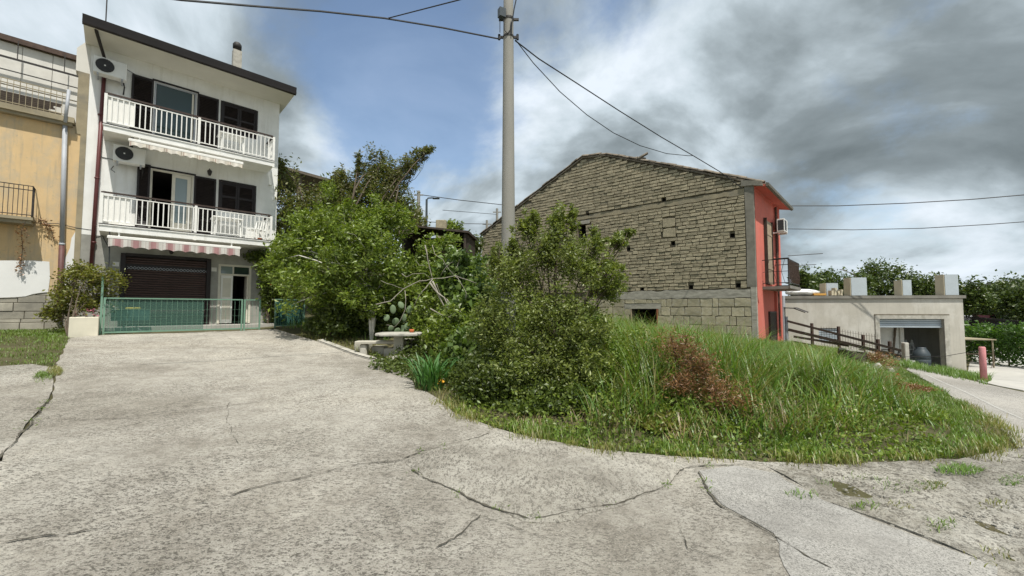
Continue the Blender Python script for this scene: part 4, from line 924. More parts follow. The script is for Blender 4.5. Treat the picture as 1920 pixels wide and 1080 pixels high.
def red_front():
    # painted front wall, turned a few degrees from square with the gable
    dzb = -BZ; da = R.ang - G.ang
    def tr(lx, ly, z): q = R.w(lx, ly, z); d = q - G.w(0, 0, 0); return (d.dot(G.t), d.dot(G.n), z)
    class RB(MB):
        def add(s, vs_, fs_): return MB.add(s, [tr(*p) for p in vs_], fs_)
    mb = RB(dzb); LEN = 5.3; bd = rect(1.75, 3.0, 2.62, 5.45); dd = rect(2.15, 3.35, -.3, 1.42)
    mb.panel(rect(.02, LEN, -.6, 6.55), [bd, dd], fy(0), .2); mb.add([(LEN,0,-.6),(LEN,3,-.6),(LEN,3,6.5),(LEN,0,6.5)], [(0,1,2,3)]); mb.build('painted_front_wall', m_red, bh)
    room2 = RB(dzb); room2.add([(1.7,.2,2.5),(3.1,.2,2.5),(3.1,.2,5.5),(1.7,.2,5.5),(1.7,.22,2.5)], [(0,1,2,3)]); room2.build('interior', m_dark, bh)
    mb = RB(dzb); mb.box(3.45, 3.70, -.10, -.002, -.6, 2.4); mb.box(4.2, 4.5, -.12, -.002, -.6, 6.2); mb.build('pilaster', m_red, bh)
    # eaves
    mb = RB(dzb); mb.extrude([(-.36, 6.42), (-.33, 6.62), (.4, 6.80), (.4, 6.55), (-.02, 6.50)], lambda a, b: (-.07, a, b), lambda a, b: (.02, a, b)); mb.build('verge_end', m_pillar, bh)
    mb = RB(dzb); mb.extrude([(-.46, 6.40), (.0, 6.50), (.3, 6.50), (.3, 6.70), (-.46, 6.46)], lambda a, b: (.021, a, b), lambda a, b: (LEN+.1, a, b)); ev = mb.build('eaves', m_red, bh)
    mb = RB(dzb); mb.extrude([(-.47, 6.36), (-.56, 6.39), (-.57, 6.49), (-.47, 6.53)], lambda a, b: (-.08, a, b), lambda a, b: (LEN+.12, a, b)); mb.build('gutter', M('old_gutter', (.13, .12, .095), .7, .25, 4, .2), ev)
    # shutters of the balcony door: near leaf folded out, far leaf flat
    mb = RB(dzb); mb.box(1.70, 1.745, -.13, -.01, 2.66, 5.48); mb.build('shutter', m_darkwood, bh)
    mb = RB(dzb)
    for k in range(5): mb.box(1.78 + k*.24, 2.0 + k*.24, -.06, -.03, 2.66, 5.42)
    mb.box(1.78, 2.98, -.075, -.061, 3.3, 3.38); mb.box(1.78, 2.98, -.075, -.061, 4.8, 4.88); mb.build('shutter', m_shutbeige, bh)
    mb = RB(dzb); mb.box(3.02, 3.06, -.10, -.01, 2.66, 5.48); mb.build('shutter', m_darkwood, bh)
    mb = RB(dzb)
    for k in range(6): mb.box(2.17 + k*.195, 2.35 + k*.195, -.06, -.02, -.3, 1.40)
    dr = mb.build('door', m_darkwood, bh); mb = RB(dzb); mb.box(2.10, 2.165, -.08, .1, -.3, 1.40); mb.box(3.345, 3.4, -.08, .1, -.3, 1.40); mb.box(2.10, 3.4, -.08, .1, 1.401, 1.46); mb.build('door_frame', m_brownwood, dr)
    # balcony
    mb = RB(dzb); mb.box(1.15, 3.75, -.95, -.002, 2.38, 2.50); mb.box(1.13, 3.77, -.97, -.95, 2.40, 2.52); bl = mb.build('balcony', m_slabedge, bh)
    mb = RB(dzb)
    for z in (2.62, 3.58): 
        mb.box(1.17, 3.73, -.93, -.905, z, z+.03)
        for x in (1.17, 3.70): mb.box(x, x+.03, -.905, -.01, z, z+.03)
    mb.box(1.05, 1.20, -.96, -.4, 3.60, 3.63)
    for x in (1.17, 3.70): mb.box(x, x+.03, -.935, -.90, 2.50, 3.60)
    mb.tube([(1.18, -.9, 3.1), (1.18, -.02, 3.1)], .01, 4)
    for k in range(3): mb.tube([(1.18, -.8 + k*.27, 2.6), (1.18, -.68 + k*.27, 3.1), (1.18, -.8 + k*.27, 3.58)], .008, 4)
    mb.build('railing', m_iron, bl); mb = RB(dzb)
    for k in range(22): 
        x = 1.25 + k*.112; mb.tube([(x, -.917, 2.64), (x + .02, -.97, 2.85), (x, -.93, 3.3), (x, -.917, 3.58)], .007, 4)
    mb.build('railing_bars', m_rust, bl); RB(dzb).box(1.2, 3.7, -.90, -.896, 2.80, 3.56).build('railing_screen', m_railnet, bl)
    mb = RB(dzb); mb.tube([(1.3, -.9, 3.72), (1.9, -1.7, 3.78), (2.1, -1.95, 3.8)], .014, 5); mb.build('clothes_arm', m_iron, bl); mb = RB(dzb); mb.tube([(2.9, -.9, 3.45), (3.3, -1.6, 3.48)], .014, 5); mb.build('clothes_arm', m_iron, bl)
    # down pipes, canopy, cable box
    mb = RB(dzb); mb.tube([(4.0, -.07, 6.35), (4.0, -.07, .3)], .05, 7); mb.build('downpipe', m_rust, bh); mb = RB(dzb); mb.tube([(5.1, -.18, 1.2), (5.1, -.18, -.2)], .06, 7); mb.box(4.8, 5.29, -.12, -.002, -.6, 2.2); mb.build('downpipe', m_greypipe, bh)
    mb = RB(dzb); mb.tube([(4.9, -.02, 1.62), (4.9, -.5, 1.60), (4.9, -.95, 1.40)], .02, 5); mb.tube([(5.9, -.02, 1.62), (5.9, -.5, 1.60), (5.9, -.95, 1.40)], .02, 5); mb.add([(4.85,-.02,1.66),(5.95,-.02,1.66),(5.95,-.5,1.64),(4.85,-.5,1.64),(5.95,-.98,1.42),(4.85,-.98,1.42)], [(0,1,2,3),(3,2,4,5)]); mb.build('door_canopy', m_iron, bh)
    mb = RB(dzb); mb.tube([(.18, -.02, 6.3), (.2, -.02, 2.0), (.35, -.02, 1.8)], .012, 4); mb.build('wall_cable', m_red, bh)
    # air conditioner beside the balcony door
    q = R.w(3.35, -.5, 5.08); t = T('air_conditioner', 'air conditioner on the coral red wall above the iron balcony', 'air conditioner', q, R.ang)
    mb = MB(); mb.bbox(0, .75, 0, .3, 0, .58, .012); mb.build('casing', m_ac, t); MB().box(-.006, -.001, .03, .25, .06, .52).build('side_grille', m_acgrille, t); MB().box(.06, .5, -.006, -.001, .06, .52).build('fan_grille', m_acgrille, t)
    mb = MB(); mb.box(.05, .09, 0, .5, -.06, -.001); mb.box(.66, .70, 0, .5, -.06, -.001); mb.build('bracket', m_ac, t)
red_front()

# ------------------------------------------------------------ unfinished garage building
p0 = at(1812.7, 696.7, 20.3); B = Frame(p0.x, p0.y, -8); CZ = -1.55
def garage_building():
    t = T('garage_building', 'unfinished single-storey rendered garage with flat roof and half-raised roller shutter', 'building', B.w(0, 0, CZ), B.ang); dz = -CZ; X0 = -9.2; D = 6.0
    op = rect(-3.80, -.90, -1.45, 1.06); wn = rect(-6.64, -5.70, -.12, .57)
    mb = MB(dz); mb.panel(rect(X0, 0, -2.4, 2.08), [op, wn], fy(0), .28); mb.add([(0,0,-2.4),(0,D,-2.4),(0,D,2.08),(0,0,2.08),(X0,0,-2.4),(X0,D,-2.4),(X0,D,2.08),(X0,0,2.08)], [(0,1,2,3),(4,7,6,5)]); mb.build('wall', m_render, t)
    mb = MB(dz); bo = rect(-2.6, -.25, -1.3, 1.3); mb.panel(rect(X0, 0, -2.4, 2.08), [bo], fy(D)); mb.box(X0, -.02, .01, D-.01, -1.75, -1.48); mb.build('rear_wall', m_render, t)
    mb = MB(dz); mb.box(-4.6, -4.45, .3, 1.7, -1.47, 2.0); mb.box(-4.44, -2.12, 1.12, 1.25, -1.47, 2.0); mb.box(-2.11, -1.93, 1.05, 1.35, -1.47, 2.0); mb.build('inner_wall', m_paleboard, t)
    mb = MB(dz); mb.box(X0, .08, -.09, D+.1, 2.10, 2.25); mb.build('roof_slab', m_slabedge, t)
    mb = MB(dz); mb.box(-4.0, -3.80, -.045, .05, -1.5, 1.06); mb.box(-.90, -.66, -.045, .05, -1.5, 1.06); mb.box(-4.0, -.66, -.046, .05, 1.061, 1.24); fr = mb.build('opening_surround', m_tablestone, t)
    MB(dz).box(-4.02, -.64, -.02, -.002, 1.245, 1.30).build('bare_mortar', m_mortar, fr)
    sh = None; me = MB().extrude([(.14, 0), (.11, .02), (.10, .06), (.12, .10), (.14, .115)], lambda a, b: (-3.79, a, b), lambda a, b: (-.91, a, b)).mesh('slat')
    MB(dz).box(-3.79, -.91, .15, .16, .68, 1.05).build('roller_shutter', m_shutgrey, t); sh = [o for o in t.children if o.name.startswith('roller_shutter')][-1]
    for k in range(3): link('slat', me, m_shutgrey, sh, (0, 0, .70 + k*.118 + dz))
    MB(dz).box(-3.79, -.91, .09, .15, .62, .70).build('bottom_bar', m_shutgrey, sh)
    wf = MB(dz).box(-6.62, -5.72, .12, .14, -.1, .55).build('window', m_dark, t)
    me = MB().box(-6.61, -5.73, .06, .10, 0, .09).mesh('slat')
    for k in range(6): link('slat', me, m_shutgrey, wf, (0, 0, -.10 + k*.11 + dz), (.0, 0, 0))
    for x0, x1, z1, y in ((-6.05, -5.44, 2.93, .35), (-4.98, -4.2, 3.20, .15), (-2.48, -2.03, 3.06, .3), (-.72, -.08, 3.31, .1)):
        mb = MB(dz); mb.box(x0+.02, x1-.02, y+.02, y+.5, 2.25, z1-.01); p = mb.build('pillar', m_foamtan, t); MB(dz).box(x0+.05, x1, y-.01, y+.019, 2.271, z1).build('cladding', m_foam, p); MB(dz).box(x0, x0+.019, y-.01, y+.5, 2.271, z1).build('cladding', m_foamtan, p)
    mb = MB(dz); mb.tube([(-4.5, .3, 3.18), (-4.75, .3, 3.42), (-5.2, .3, 3.62), (-5.35, .3, 3.64)], .018, 4); mb.build('reinforcing_bar', m_rust, t)
    # eave shade canopy over the right return wall
    mb = MB(dz); mb.box(.02, 1.9, .6, 2.6, -.02, .03); mb.box(1.75, 1.8, .65, .7, -1.5, -.02); cn = mb.build('lean_to', m_beam, t); mb = MB(dz); mb.tube([(.02, .7, -.75), (1.75, .7, -.72)], .02, 5); mb.tube([(1.78, .66, -.4), (1.8, .62, -1.0), (1.5, .5, -1.4)], .015, 4); mb.build('lean_to_brace', m_rust, cn)
garage_building()
def on(fr, lx, ly, z): return fr.w(lx, ly, z)
mb = MB(); mb.lathe((0,0,0), [(.30, 0), (.34, .03), (.355, .2), (.34, .21), (.355, .23), (.36, .45), (.345, .46), (.36, .48), (.355, .72), (.32, .8), (.24, .95), (.20, 1.0), (.20, 1.06), (.05, 1.07)], 20); tk = mb.build('water_tank', m_tank, None, True, loc=on(B, -1.55, .55, -1.475)); tag(tk, 'dark slate plastic water tank standing in the garage opening', 'tank')
t = T('stepladder', 'white stepladder standing inside the garage at its rear opening', 'ladder', on(B, -1.1, 1.9, -1.475), B.ang)
for s in (-1, 1):
    MB().bar((.2*s, -.28, 0), (.14*s, 0, 1.35), .05).build('rail', m_whiteplastic, t); MB().bar((.2*s, .28, 0), (.14*s, .02, 1.33), .035).build('rail', m_whiteplastic, t)
for k in range(4): MB().box(-.17, .17, -.25 + k*.07, -.15 + k*.07, .28*(k+1)-.02, .28*(k+1)+.02).build('step', m_whiteplastic, t)
t = T('trestle', 'dark metal trestle standing inside the left of the garage opening', 'trestle', on(B, -3.1, .5, -1.475), B.ang)
MB().box(-.55, .55, -.04, .04, .90, .95).build('beam', m_iron, t)
for x in (-.5, .5):
    for y in (-.3, .3): MB().bar((x, y, 0), (x, 0, .92), .035).build('leg', m_iron, t)
o = MB().bar((-2.75, 0, -1.475), (-2.3, .28, .6), .09, .05).build('leaning_board', m_wood, None, loc=on(B, 0, .8, 0)); o.rotation_euler = (0, 0, B.ang); tag(o, 'long board leaning against the inner garage wall', 'board')
r = random.Random(2)
for nm, lab, cat, lx, ly, dim, m_ in (('rubble_block', 'grey concrete block lying at the left of the garage opening', 'block', -2.62, -.25, (.4, .3, .3), m_tablestone), ('plank', 'short pale plank lying on the garage threshold', 'plank', -2.1, -.12, (.6, .08, .05), m_paleboard), ('bucket_board', 'small white board propped beside the water tank', 'board', -2.15, .35, (.25, .05, .4), m_paleboard)):
    q = on(B, lx, ly, 0); o = MB().bbox(-dim[0]/2, dim[0]/2, -dim[1]/2, dim[1]/2, 0, dim[2], .012).build(nm if nm != 'bucket_board' else 'board', m_, None, loc=(q.x, q.y, max(h(q.x, q.y) + .0, -1.475) if ly < 0 else -1.475)); o.rotation_euler = (0, 0, B.ang + r.uniform(-.5, .5)); tag(o, lab, cat)
def sack():
    mb = MB(); n = 18; V = []; rr = random.Random(5)
    for i in range(7):
        f = i / 6; sc = math.sin(math.pi * (.08 + .84*f)) ** .5
        for k in range(n):
            a = 2*math.pi*k/n; V.append(((f-.5)*1.5, math.cos(a)*.42*sc*(1 + rr.uniform(-.12, .12)), .17 + math.sin(a)*.17*sc*(1 + rr.uniform(-.2, .25))))
    Fs = [(i*n+k, i*n+(k+1) % n, (i+1)*n+(k+1) % n, (i+1)*n+k) for i in range(6) for k in range(n)] + [tuple(reversed(range(n))), tuple(6*n+k for k in range(n))]
    return mb.add(V, Fs)
o = sack().build('sack', m_whiteplastic, None, True, loc=on(B, -7.1, .5, 2.275)); o.rotation_euler = (0, 0, B.ang); tag(o, 'bulging white sack lying on the flat garage roof beside the coral house', 'sack')
o = MB().bbox(-.3, .3, -.2, .2, 0, .1, .01).build('board', m_orangeboard, None, loc=on(B, -6.45, .3, 2.275)); o.rotation_euler = (0, 0, B.ang); tag(o, 'orange board lying flat on the garage roof next to the white sack', 'board')
mb = MB(); 
for k, (x, hh) in enumerate(((-.22, .25), (-.06, .38), (.1, .22), (.26, .3))): mb.obox((x, 0, hh/2), .055, .12, hh/2, Matrix.Rotation(.12*(k % 2), 3, 'Y'))
o = mb.build('offcut_pile', m_foamtan, None, loc=on(B, -5.72, .12, 2.275)); tag(o, 'small pile of pale offcuts on the garage roof before the lowest pillar', 'offcuts')
# ------------------------------------------------------------ foliage builders
def unit(rg, n):
    v = rg.normal(size=(n, 3)); return v / np.linalg.norm(v, axis=1, keepdims=True)
def leaf_mesh(name, m, P, rg, L, Wd, up=.35, out=None, fold=.18):
    n = len(P); a = unit(rg, n); a[:, 2] = a[:, 2] * .7 + up * rg.uniform(-.4, 1, n)
    if out is not None: a += out
    a /= np.linalg.norm(a, axis=1, keepdims=True) + 1e-9
    s = np.cross(a, unit(rg, n)); s /= np.linalg.norm(s, axis=1, keepdims=True) + 1e-9; nn = np.cross(a, s)
    sc = rg.uniform(.4, 1.45, n)[:, None]; l = a * L * sc; w = s * Wd * .5 * sc; q = nn * Wd * fold * sc
    V = np.stack([P, P + l*.45 + w + q, P + l, P + l*.45 - w + q], 1).reshape(-1, 3)
    b = np.arange(n) * 4; Fa = np.stack([b, b+1, b+2, b, b+2, b+3], 1).reshape(-1, 3)
    return np_mesh(name, V, Fa, m)
def clump_points(rg, blobs, n, cl, cs, surf):
    """blobs: (centre, radii); returns leaf points and clump centres"""
    vol = np.array([(b[1][0]*b[1][1]*b[1][2]) ** .5 for b in blobs]); vol /= vol.sum(); P = []; Cs = []
    for (c, rd), f in zip(blobs, vol):
        rd = np.array(rd); nc = max(4, int(cl * f * len(blobs))); d = unit(rg, nc); r = 1 - surf * rg.random(nc) ** 1.4; cc = np.array(c) + d * r[:, None] * rd; Cs.append(cc)
        k = max(1, int(n * f / nc)); g = rg.normal(size=(nc, k, 3)) * rd * cs * rg.uniform(.6, 1.3, (nc, 1, 1)); P.append((cc[:, None, :] + g).reshape(-1, 3))
    return np.concatenate(P), Cs
def B2(x, y, rx, ry, Y, d):
    c = at(x, y, Y); k = Y / F_PX; return (tuple(c), (rx*k, d, ry*k))
def limb(mb, a, b, r0, r1, rg, bend=.12, n=5, sides=5):
    a = Vector(a); b = Vector(b); L_ = (b-a).length; o = Vector(rg.normal(size=3)) * bend * L_; pts = [a.lerp(b, i/(n-1)) + o * math.sin(math.pi*i/(n-1)) + Vector((0, 0, .12*L_*math.sin(math.pi*i/(n-1)))) for i in range(n)]
    mb.tube(pts, [r0 + (r1-r0)*i/(n-1) for i in range(n)], sides, False)
def plant(name, label, cat, base, blobs, lm, n, L=.08, Wd=.035, seed=1, trunk=.06, bark=None, cl=26, cs=.2, surf=.75, up=.35, stems=1, group=None, sink=.05, extra=None, twig=.006, fork_z=None):
    rg = np.random.default_rng(seed); bz = hb(*base); t = T(name, label, cat, (base[0], base[1], bz), 0, group); off = Vector((base[0], base[1], bz))
    P, Cs = clump_points(rg, blobs, n, cl, cs, surf); P = P - np.array(off); P[:, 2] = np.maximum(P[:, 2], .03)
    link('crown', leaf_mesh('crown', lm, P, rg, L, Wd, up), None, t)
    for (bl2, lm2, n2, L2, W2) in (extra or []):
        P2, C2 = clump_points(rg, bl2, n2, cl, cs, surf); link('crown', leaf_mesh('crown', lm2, P2 - np.array(off), rg, L2, W2, up), None, t); Cs = Cs + C2; blobs = blobs + bl2
    mb = MB(); roots = []
    for k in range(stems):
        a = Vector((rg.uniform(-.1, .1)*(stems > 1)*2, rg.uniform(-.1, .1)*(stems > 1)*2, -sink)); roots.append(a)
    hi = max(b[0][2] + b[1][2] for b in blobs) - bz
    for (c, rd), cc in zip(blobs, Cs):
        c = Vector(c) - off; a = roots[rg.integers(len(roots))]
        fork = a + Vector((c.x*.18, c.y*.18, max(.15, min(c.z*.45, hi*.3))))
        if fork_z: fork = a + Vector((.03, 0, fork_z))
        q = trunk * (.55 if len(blobs) > 2 else .8)
        mb.tube([a, a.lerp(fork, .5) + Vector(rg.normal(size=3))*trunk*.5, fork], [trunk, trunk*.85, trunk*.7], 7, False)
        limb(mb, fork, c, q, q*.35, rg, .08, 6)
        for p in cc[:: max(1, len(cc)//9)]: limb(mb, c.lerp(fork, rg.uniform(0, .5)), Vector(p) - off, max(twig, q*.22), twig*.6, rg, .1, 4, 4)
    mb.build('trunk', bark or m_bark, t, True); return t
def grass(name, label, P, dens, hgt, wd, m, seed, lean=.35, zfun=None, hmap=None, n=None, cat='grass'):
    rg = np.random.default_rng(seed); X = np.array([p[0] for p in P]); Y = np.array([p[1] for p in P]); A = (X.max()-X.min()) * (Y.max()-Y.min()); k = int(A * dens)
    x = rg.uniform(X.min(), X.max(), k); y = rg.uniform(Y.min(), Y.max(), k); ok = inpoly(P, x, y)
    cl = np.sin(x*2.3 + 1.7*np.sin(y*1.9)) * np.sin(y*2.9 + 1.3*np.sin(x*2.2)); ok &= rg.random(k) < .55 + .45*cl
    x = x[ok]; y = y[ok]; k = len(x); z = hN(x, y) + bumpN(x, y) - .01 if zfun is None else zfun(x, y)
    H = hgt * rg.uniform(.4, 1.2, k) * (1 + .42*cl[ok])
    if hmap is not None: H = H * hmap(x, y)
    keep = H > .03; x, y, z, H = x[keep], y[keep], z[keep], H[keep]; k = len(x)
    a = rg.uniform(0, 2*np.pi, k); dx, dy = np.cos(a), np.sin(a); ln = lean * H * rg.uniform(.3, 1.5, k); w = wd * rg.uniform(.6, 1.3, k); sx, sy = -dy*w/2, dx*w/2
    p = lambda f, q: (x + dx*ln*f*f, y + dy*ln*f*f, z + H*f*(1 - .18*f*lean)); V = []
    for f, q in ((0, .8), (.4, 1), (.75, .7)):
        cx, cy, cz = p(f, q); V += [np.stack([cx - sx*q, cy - sy*q, cz], 1), np.stack([cx + sx*q, cy + sy*q, cz], 1)]
    cx, cy, cz = p(1, 0); V.append(np.stack([cx, cy, cz], 1)); V = np.stack(V, 1).reshape(-1, 3); b = np.arange(k) * 7
    tri = [(0,1,3),(0,3,2),(2,3,5),(2,5,4),(4,5,6)]; Fa = np.stack([np.stack([b+i for i in t3], 1) for t3 in tri], 1).reshape(-1, 3)
    o = link(name, np_mesh(name, V, Fa, m)); tag(o, label, cat, kind='stuff'); return o

# ------------------------------------------------------------ trees and shrubs, left to right
gA = gp(697, 628)
plant('tree', 'leafy young tree with a slim whitewashed trunk behind the stone table', 'tree', (at(697, 600, 11.9).x, 11.9),
      [B2(600,540,85,60,12.2,1.0), B2(690,470,80,70,11.9,1.1), B2(640,430,60,50,12.2,.9), B2(740,520,50,60,11.9,.8), B2(690,555,60,40,11.6,.7), B2(560,470,60,55,12.6,.8), B2(720,420,55,50,12.3,.8), B2(590,430,45,45,12.8,.7), B2(520,500,40,45,13.2,.6), B2(655,500,70,60,11.6,.8)], L_PRIVET, 34000, .12, .05, 11, .05, m_limewash, cl=60, cs=.115, surf=.95, fork_z=1.3, up=.0)
plant('tree', 'tall tree with feathery bronze shoots rising above the shrubs beside the white house', 'tree', (at(640, 600, 13.6).x, 13.6),
      [B2(690,420,70,60,13.4,.9), B2(610,430,60,50,13.8,1.0), B2(640,480,90,60,13.8,1.1), B2(650,385,45,40,13.5,.6), B2(720,390,50,45,13.4,.6)], L_PRIVET, 17000, .11, .045, 12, .08, cl=46, cs=.13, surf=.9,
      extra=[([B2(695,320,16,46,13.4,.3), B2(655,365,22,44,13.5,.35), B2(725,350,34,55,13.4,.45), B2(765,312,22,22,13.4,.3), B2(788,292,18,14,13.4,.2), B2(804,280,10,9,13.4,.12), B2(745,335,22,30,13.4,.3), B2(740,385,44,38,13.4,.5), B2(615,395,26,44,13.7,.35), B2(685,360,34,46,13.4,.4), B2(640,335,14,34,13.5,.2), B2(712,310,14,34,13.4,.2), B2(672,310,10,30,13.4,.15), B2(665,400,50,30,13.5,.5)], L_RED, 26000, .10, .034)])
plant('tree', 'brownish green tree hiding the veranda behind the white house', 'tree', (at(560, 560, 17).x, 17.0),
      [B2(545,400,45,60,17,1.2), B2(538,350,24,50,17,.6), B2(520,430,30,60,16.5,.6), B2(590,420,45,40,17,1.0), B2(525,310,12,25,16.5,.3), B2(630,340,14,25,16.5,.3), B2(590,375,26,28,17,.6)], L_RED, 11000, .14, .055, 13, .09, cl=26, cs=.2, extra=[([B2(560,450,55,50,16.6,1.1), B2(625,370,20,34,16.5,.5)], L_PRIVET, 4500, .15, .06)])
plant('hedge', 'dense ivy and rose hedge climbing at the right corner of the white house', 'hedge', tuple(W.w(5.75, -.5).xy),
      [B2(510,515,28,42,15.7,.4), B2(535,545,36,45,16.0,.4), B2(503,570,20,34,15.8,.35), B2(560,510,45,42,15.2,.6), B2(615,570,30,30,14.2,.5)], L_PRIVET, 14000, .10, .07, 14, .05, cl=40, cs=.2, surf=.6, stems=3)
plant('ivy', 'dark ivy hanging above the cream entrance door', 'ivy', tuple(W.w(4.98, -.35).xy),
      [((*W.w(4.5, -.25).xy, 3.55), (.5, .2, .16)), ((*W.w(4.85, -.3).xy, 3.2), (.22, .18, .5)), ((*W.w(4.98, -.3).xy, 2.2), (.12, .15, .8))], L_DARK, 3500, .09, .07, 15, .025, cl=22, cs=.25, surf=.9)
plant('climbing_shrub', 'yellow green climbing shrub growing out of the cream planter', 'shrub', tuple(W.w(.1, -2.2).xy),
      [B2(140,510,34,18,11.1,.35), B2(175,520,38,22,11.1,.35), B2(125,550,30,36,11.2,.4), B2(200,545,24,40,11.3,.35), B2(155,565,34,26,11.1,.3), B2(110,590,24,22,11.2,.3)], L_VINE, 7500, .075, .04, 16, .025, cl=30, cs=.2, stems=3, sink=.0)
def flowers(name, label, pts, m, size, n, seed, cat='flower', group=None):
    rg = np.random.default_rng(seed); P = np.concatenate([np.array(p) + rg.normal(size=(n, 3)) * size * np.array([1, 1, .8]) for p in pts]); off = np.array(pts[0]); t = T(name, label, cat, tuple(off), 0, group); link('petals', leaf_mesh('petals', m, P - off, rg, size*1.2, size*1.0, .4), None, t)
    mb = MB(); z = hb(off[0], off[1]) - off[2]; mb.tube([(0, 0, max(z, -1.2)), (.02, .01, max(z, -1.2)*.5), (0, 0, 0)], .006, 4); mb.build('stem', L_DARK, t)
flowers('pink_flowers', 'pink flowers blooming on top of the cream planter', [at(x, y, 11.0) for x, y in ((150,585),(165,580),(180,590),(140,590),(158,592),(175,583))], m_petal_p, .035, 14, 3)
flowers('red_rose', 'single red rose in the ivy hedge beside the entrance', [at(509, 533, 14.6)], m_petal_r, .032, 22, 4)
flowers('yellow_flower', 'wilted yellow orange flower head beside the iris leaves', [at(827, 712, 6.6)], m_petal_y, .035, 30, 5)
flowers('poppy', 'red poppy in the grass near the dark stump', [at(1682, 704, 10.6)], m_petal_r, .035, 26, 6)
# low dark shrubs along the foot of the trees
r = random.Random(31)
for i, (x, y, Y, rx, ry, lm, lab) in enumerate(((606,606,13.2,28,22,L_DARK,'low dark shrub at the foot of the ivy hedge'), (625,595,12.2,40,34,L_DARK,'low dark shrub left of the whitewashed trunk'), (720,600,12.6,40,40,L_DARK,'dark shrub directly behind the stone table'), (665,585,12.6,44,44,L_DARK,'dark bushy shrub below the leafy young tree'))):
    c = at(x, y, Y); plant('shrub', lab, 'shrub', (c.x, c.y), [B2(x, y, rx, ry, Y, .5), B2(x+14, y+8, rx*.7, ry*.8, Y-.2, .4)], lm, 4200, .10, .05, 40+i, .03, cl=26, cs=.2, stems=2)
for i, (x, y, Y, rx, ry, lm, L_, W_, n, lab) in enumerate(((790,520,13.0,60,50,L_LIME,.12,.05,6000,'bright lime green shrub below the dark open shed'), (865,500,12.0,52,42,L_FIG,.17,.12,3600,'broad-leaved fig bush left of the concrete pole'),
      (900,560,10.5,55,60,L_FIG,.15,.10,4200,'broad-leaved bush in front of the concrete pole foot'), (850,610,9.0,50,45,L_PRIVET,.10,.06,4200,'green bush under the bare grey branches'), (875,650,7.9,60,48,L_FIG,.12,.09,3600,'leafy undergrowth behind the iris leaves'),
      (805,590,11.2,40,45,L_PRIVET,.11,.055,3800,'green bush right of the stone table'))):
    c = at(x, y, Y); k = Y/F_PX; plant('bush', lab, 'bush', (c.x, c.y), [B2(x, y, rx*.8, ry*.8, Y, rx*k*.8), B2(x-rx*.4, y+ry*.5, rx*.6, ry*.55, Y-.15, .45), B2(x+rx*.4, y+ry*.45, rx*.6, ry*.6, Y+.1, .45), B2(x, y+ry*.9, rx*.8, ry*.5, Y-.1, .5)], lm, n, L_, W_, 60+i, .03, cl=24, cs=.2, stems=3, surf=.7)
# the big open shrub before the pole
c = at(1050, 790, 6.3)
plant('pomegranate_shrub', 'large twiggy olive green shrub growing in front of the concrete pole', 'shrub', (c.x, 6.35),
      [B2(1030,470,60,55,6.4,.55), B2(1050,420,22,38,6.4,.25), B2(960,520,55,70,6.5,.55), B2(1105,500,50,50,6.3,.5), B2(1160,450,26,16,6.3,.2), B2(1140,540,36,30,6.2,.35), B2(1002,425,9,36,6.4,.12), B2(1076,402,10,34,6.35,.12), B2(1120,452,12,34,6.3,.15), B2(1178,440,20,9,6.3,.12), B2(930,490,14,34,6.5,.18), B2(1150,500,24,14,6.2,.15), B2(960,455,10,28,6.5,.12), B2(1010,600,100,80,6.3,.7), B2(1090,620,60,60,6.1,.55), B2(920,610,40,70,6.6,.5), B2(1000,700,110,70,6.1,.7), B2(1085,690,60,50,5.95,.5), B2(985,420,14,30,6.5,.15)],
      L_OLIVE, 58000, .055, .023, 90, .035, cl=60, cs=.12, surf=1.0, stems=4, twig=.005)
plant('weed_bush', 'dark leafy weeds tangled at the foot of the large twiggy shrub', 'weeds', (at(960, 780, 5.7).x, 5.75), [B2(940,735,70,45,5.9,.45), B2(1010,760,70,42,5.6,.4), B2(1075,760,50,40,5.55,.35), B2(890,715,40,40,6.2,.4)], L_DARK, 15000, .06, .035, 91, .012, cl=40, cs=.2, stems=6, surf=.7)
plant('weed_bush', 'yellow green leafy weeds right of the large twiggy shrub', 'weeds', (at(1180, 760, 6.0).x, 6.1), [B2(1150,700,60,55,6.3,.5), B2(1220,720,60,50,6.2,.5), B2(1170,770,70,36,5.7,.4), B2(1120,640,40,40,6.8,.4), B2(1200,650,50,30,7.0,.5)], L_LIME, 16000, .05, .028, 92, .01, cl=44, cs=.2, stems=8, surf=.75)
plant('dry_bush', 'dried reddish brown bush standing in the long grass', 'bush', (at(1300, 720, 5.75).x, 5.75), [B2(1262,652,30,28,5.6,.25), B2(1290,678,26,40,5.45,.25), B2(1318,690,22,30,5.3,.25), B2(1345,735,44,30,5.2,.3), B2(1385,760,30,24,5.2,.3), B2(1275,715,30,24,5.3,.25)], L_DRY, 9000, .045, .009, 93, .012, cl=40, cs=.36, stems=6, surf=.8)
plant('scrub', 'thin brownish scrub in the long grass at the right of the bank', 'scrub', (at(1640, 750, 7.6).x, 7.6), [B2(1640,728,50,30,7.6,.45), B2(1600,750,40,26,7.4,.4), B2(1690,742,34,24,7.8,.4)], L_DRY, 9000, .045, .014, 94, .01, cl=30, cs=.22, stems=5)
plant('scrub', 'dry twigs and dead leaves piled over the dark stump', 'scrub', (at(1645, 690, 12.2).x, 12.3), [B2(1645,678,30,16,12.2,.35), B2(1625,672,16,10,12.2,.25)], L_DRY, 2200, .06, .02, 95, .012, cl=24, cs=.25, stems=4)
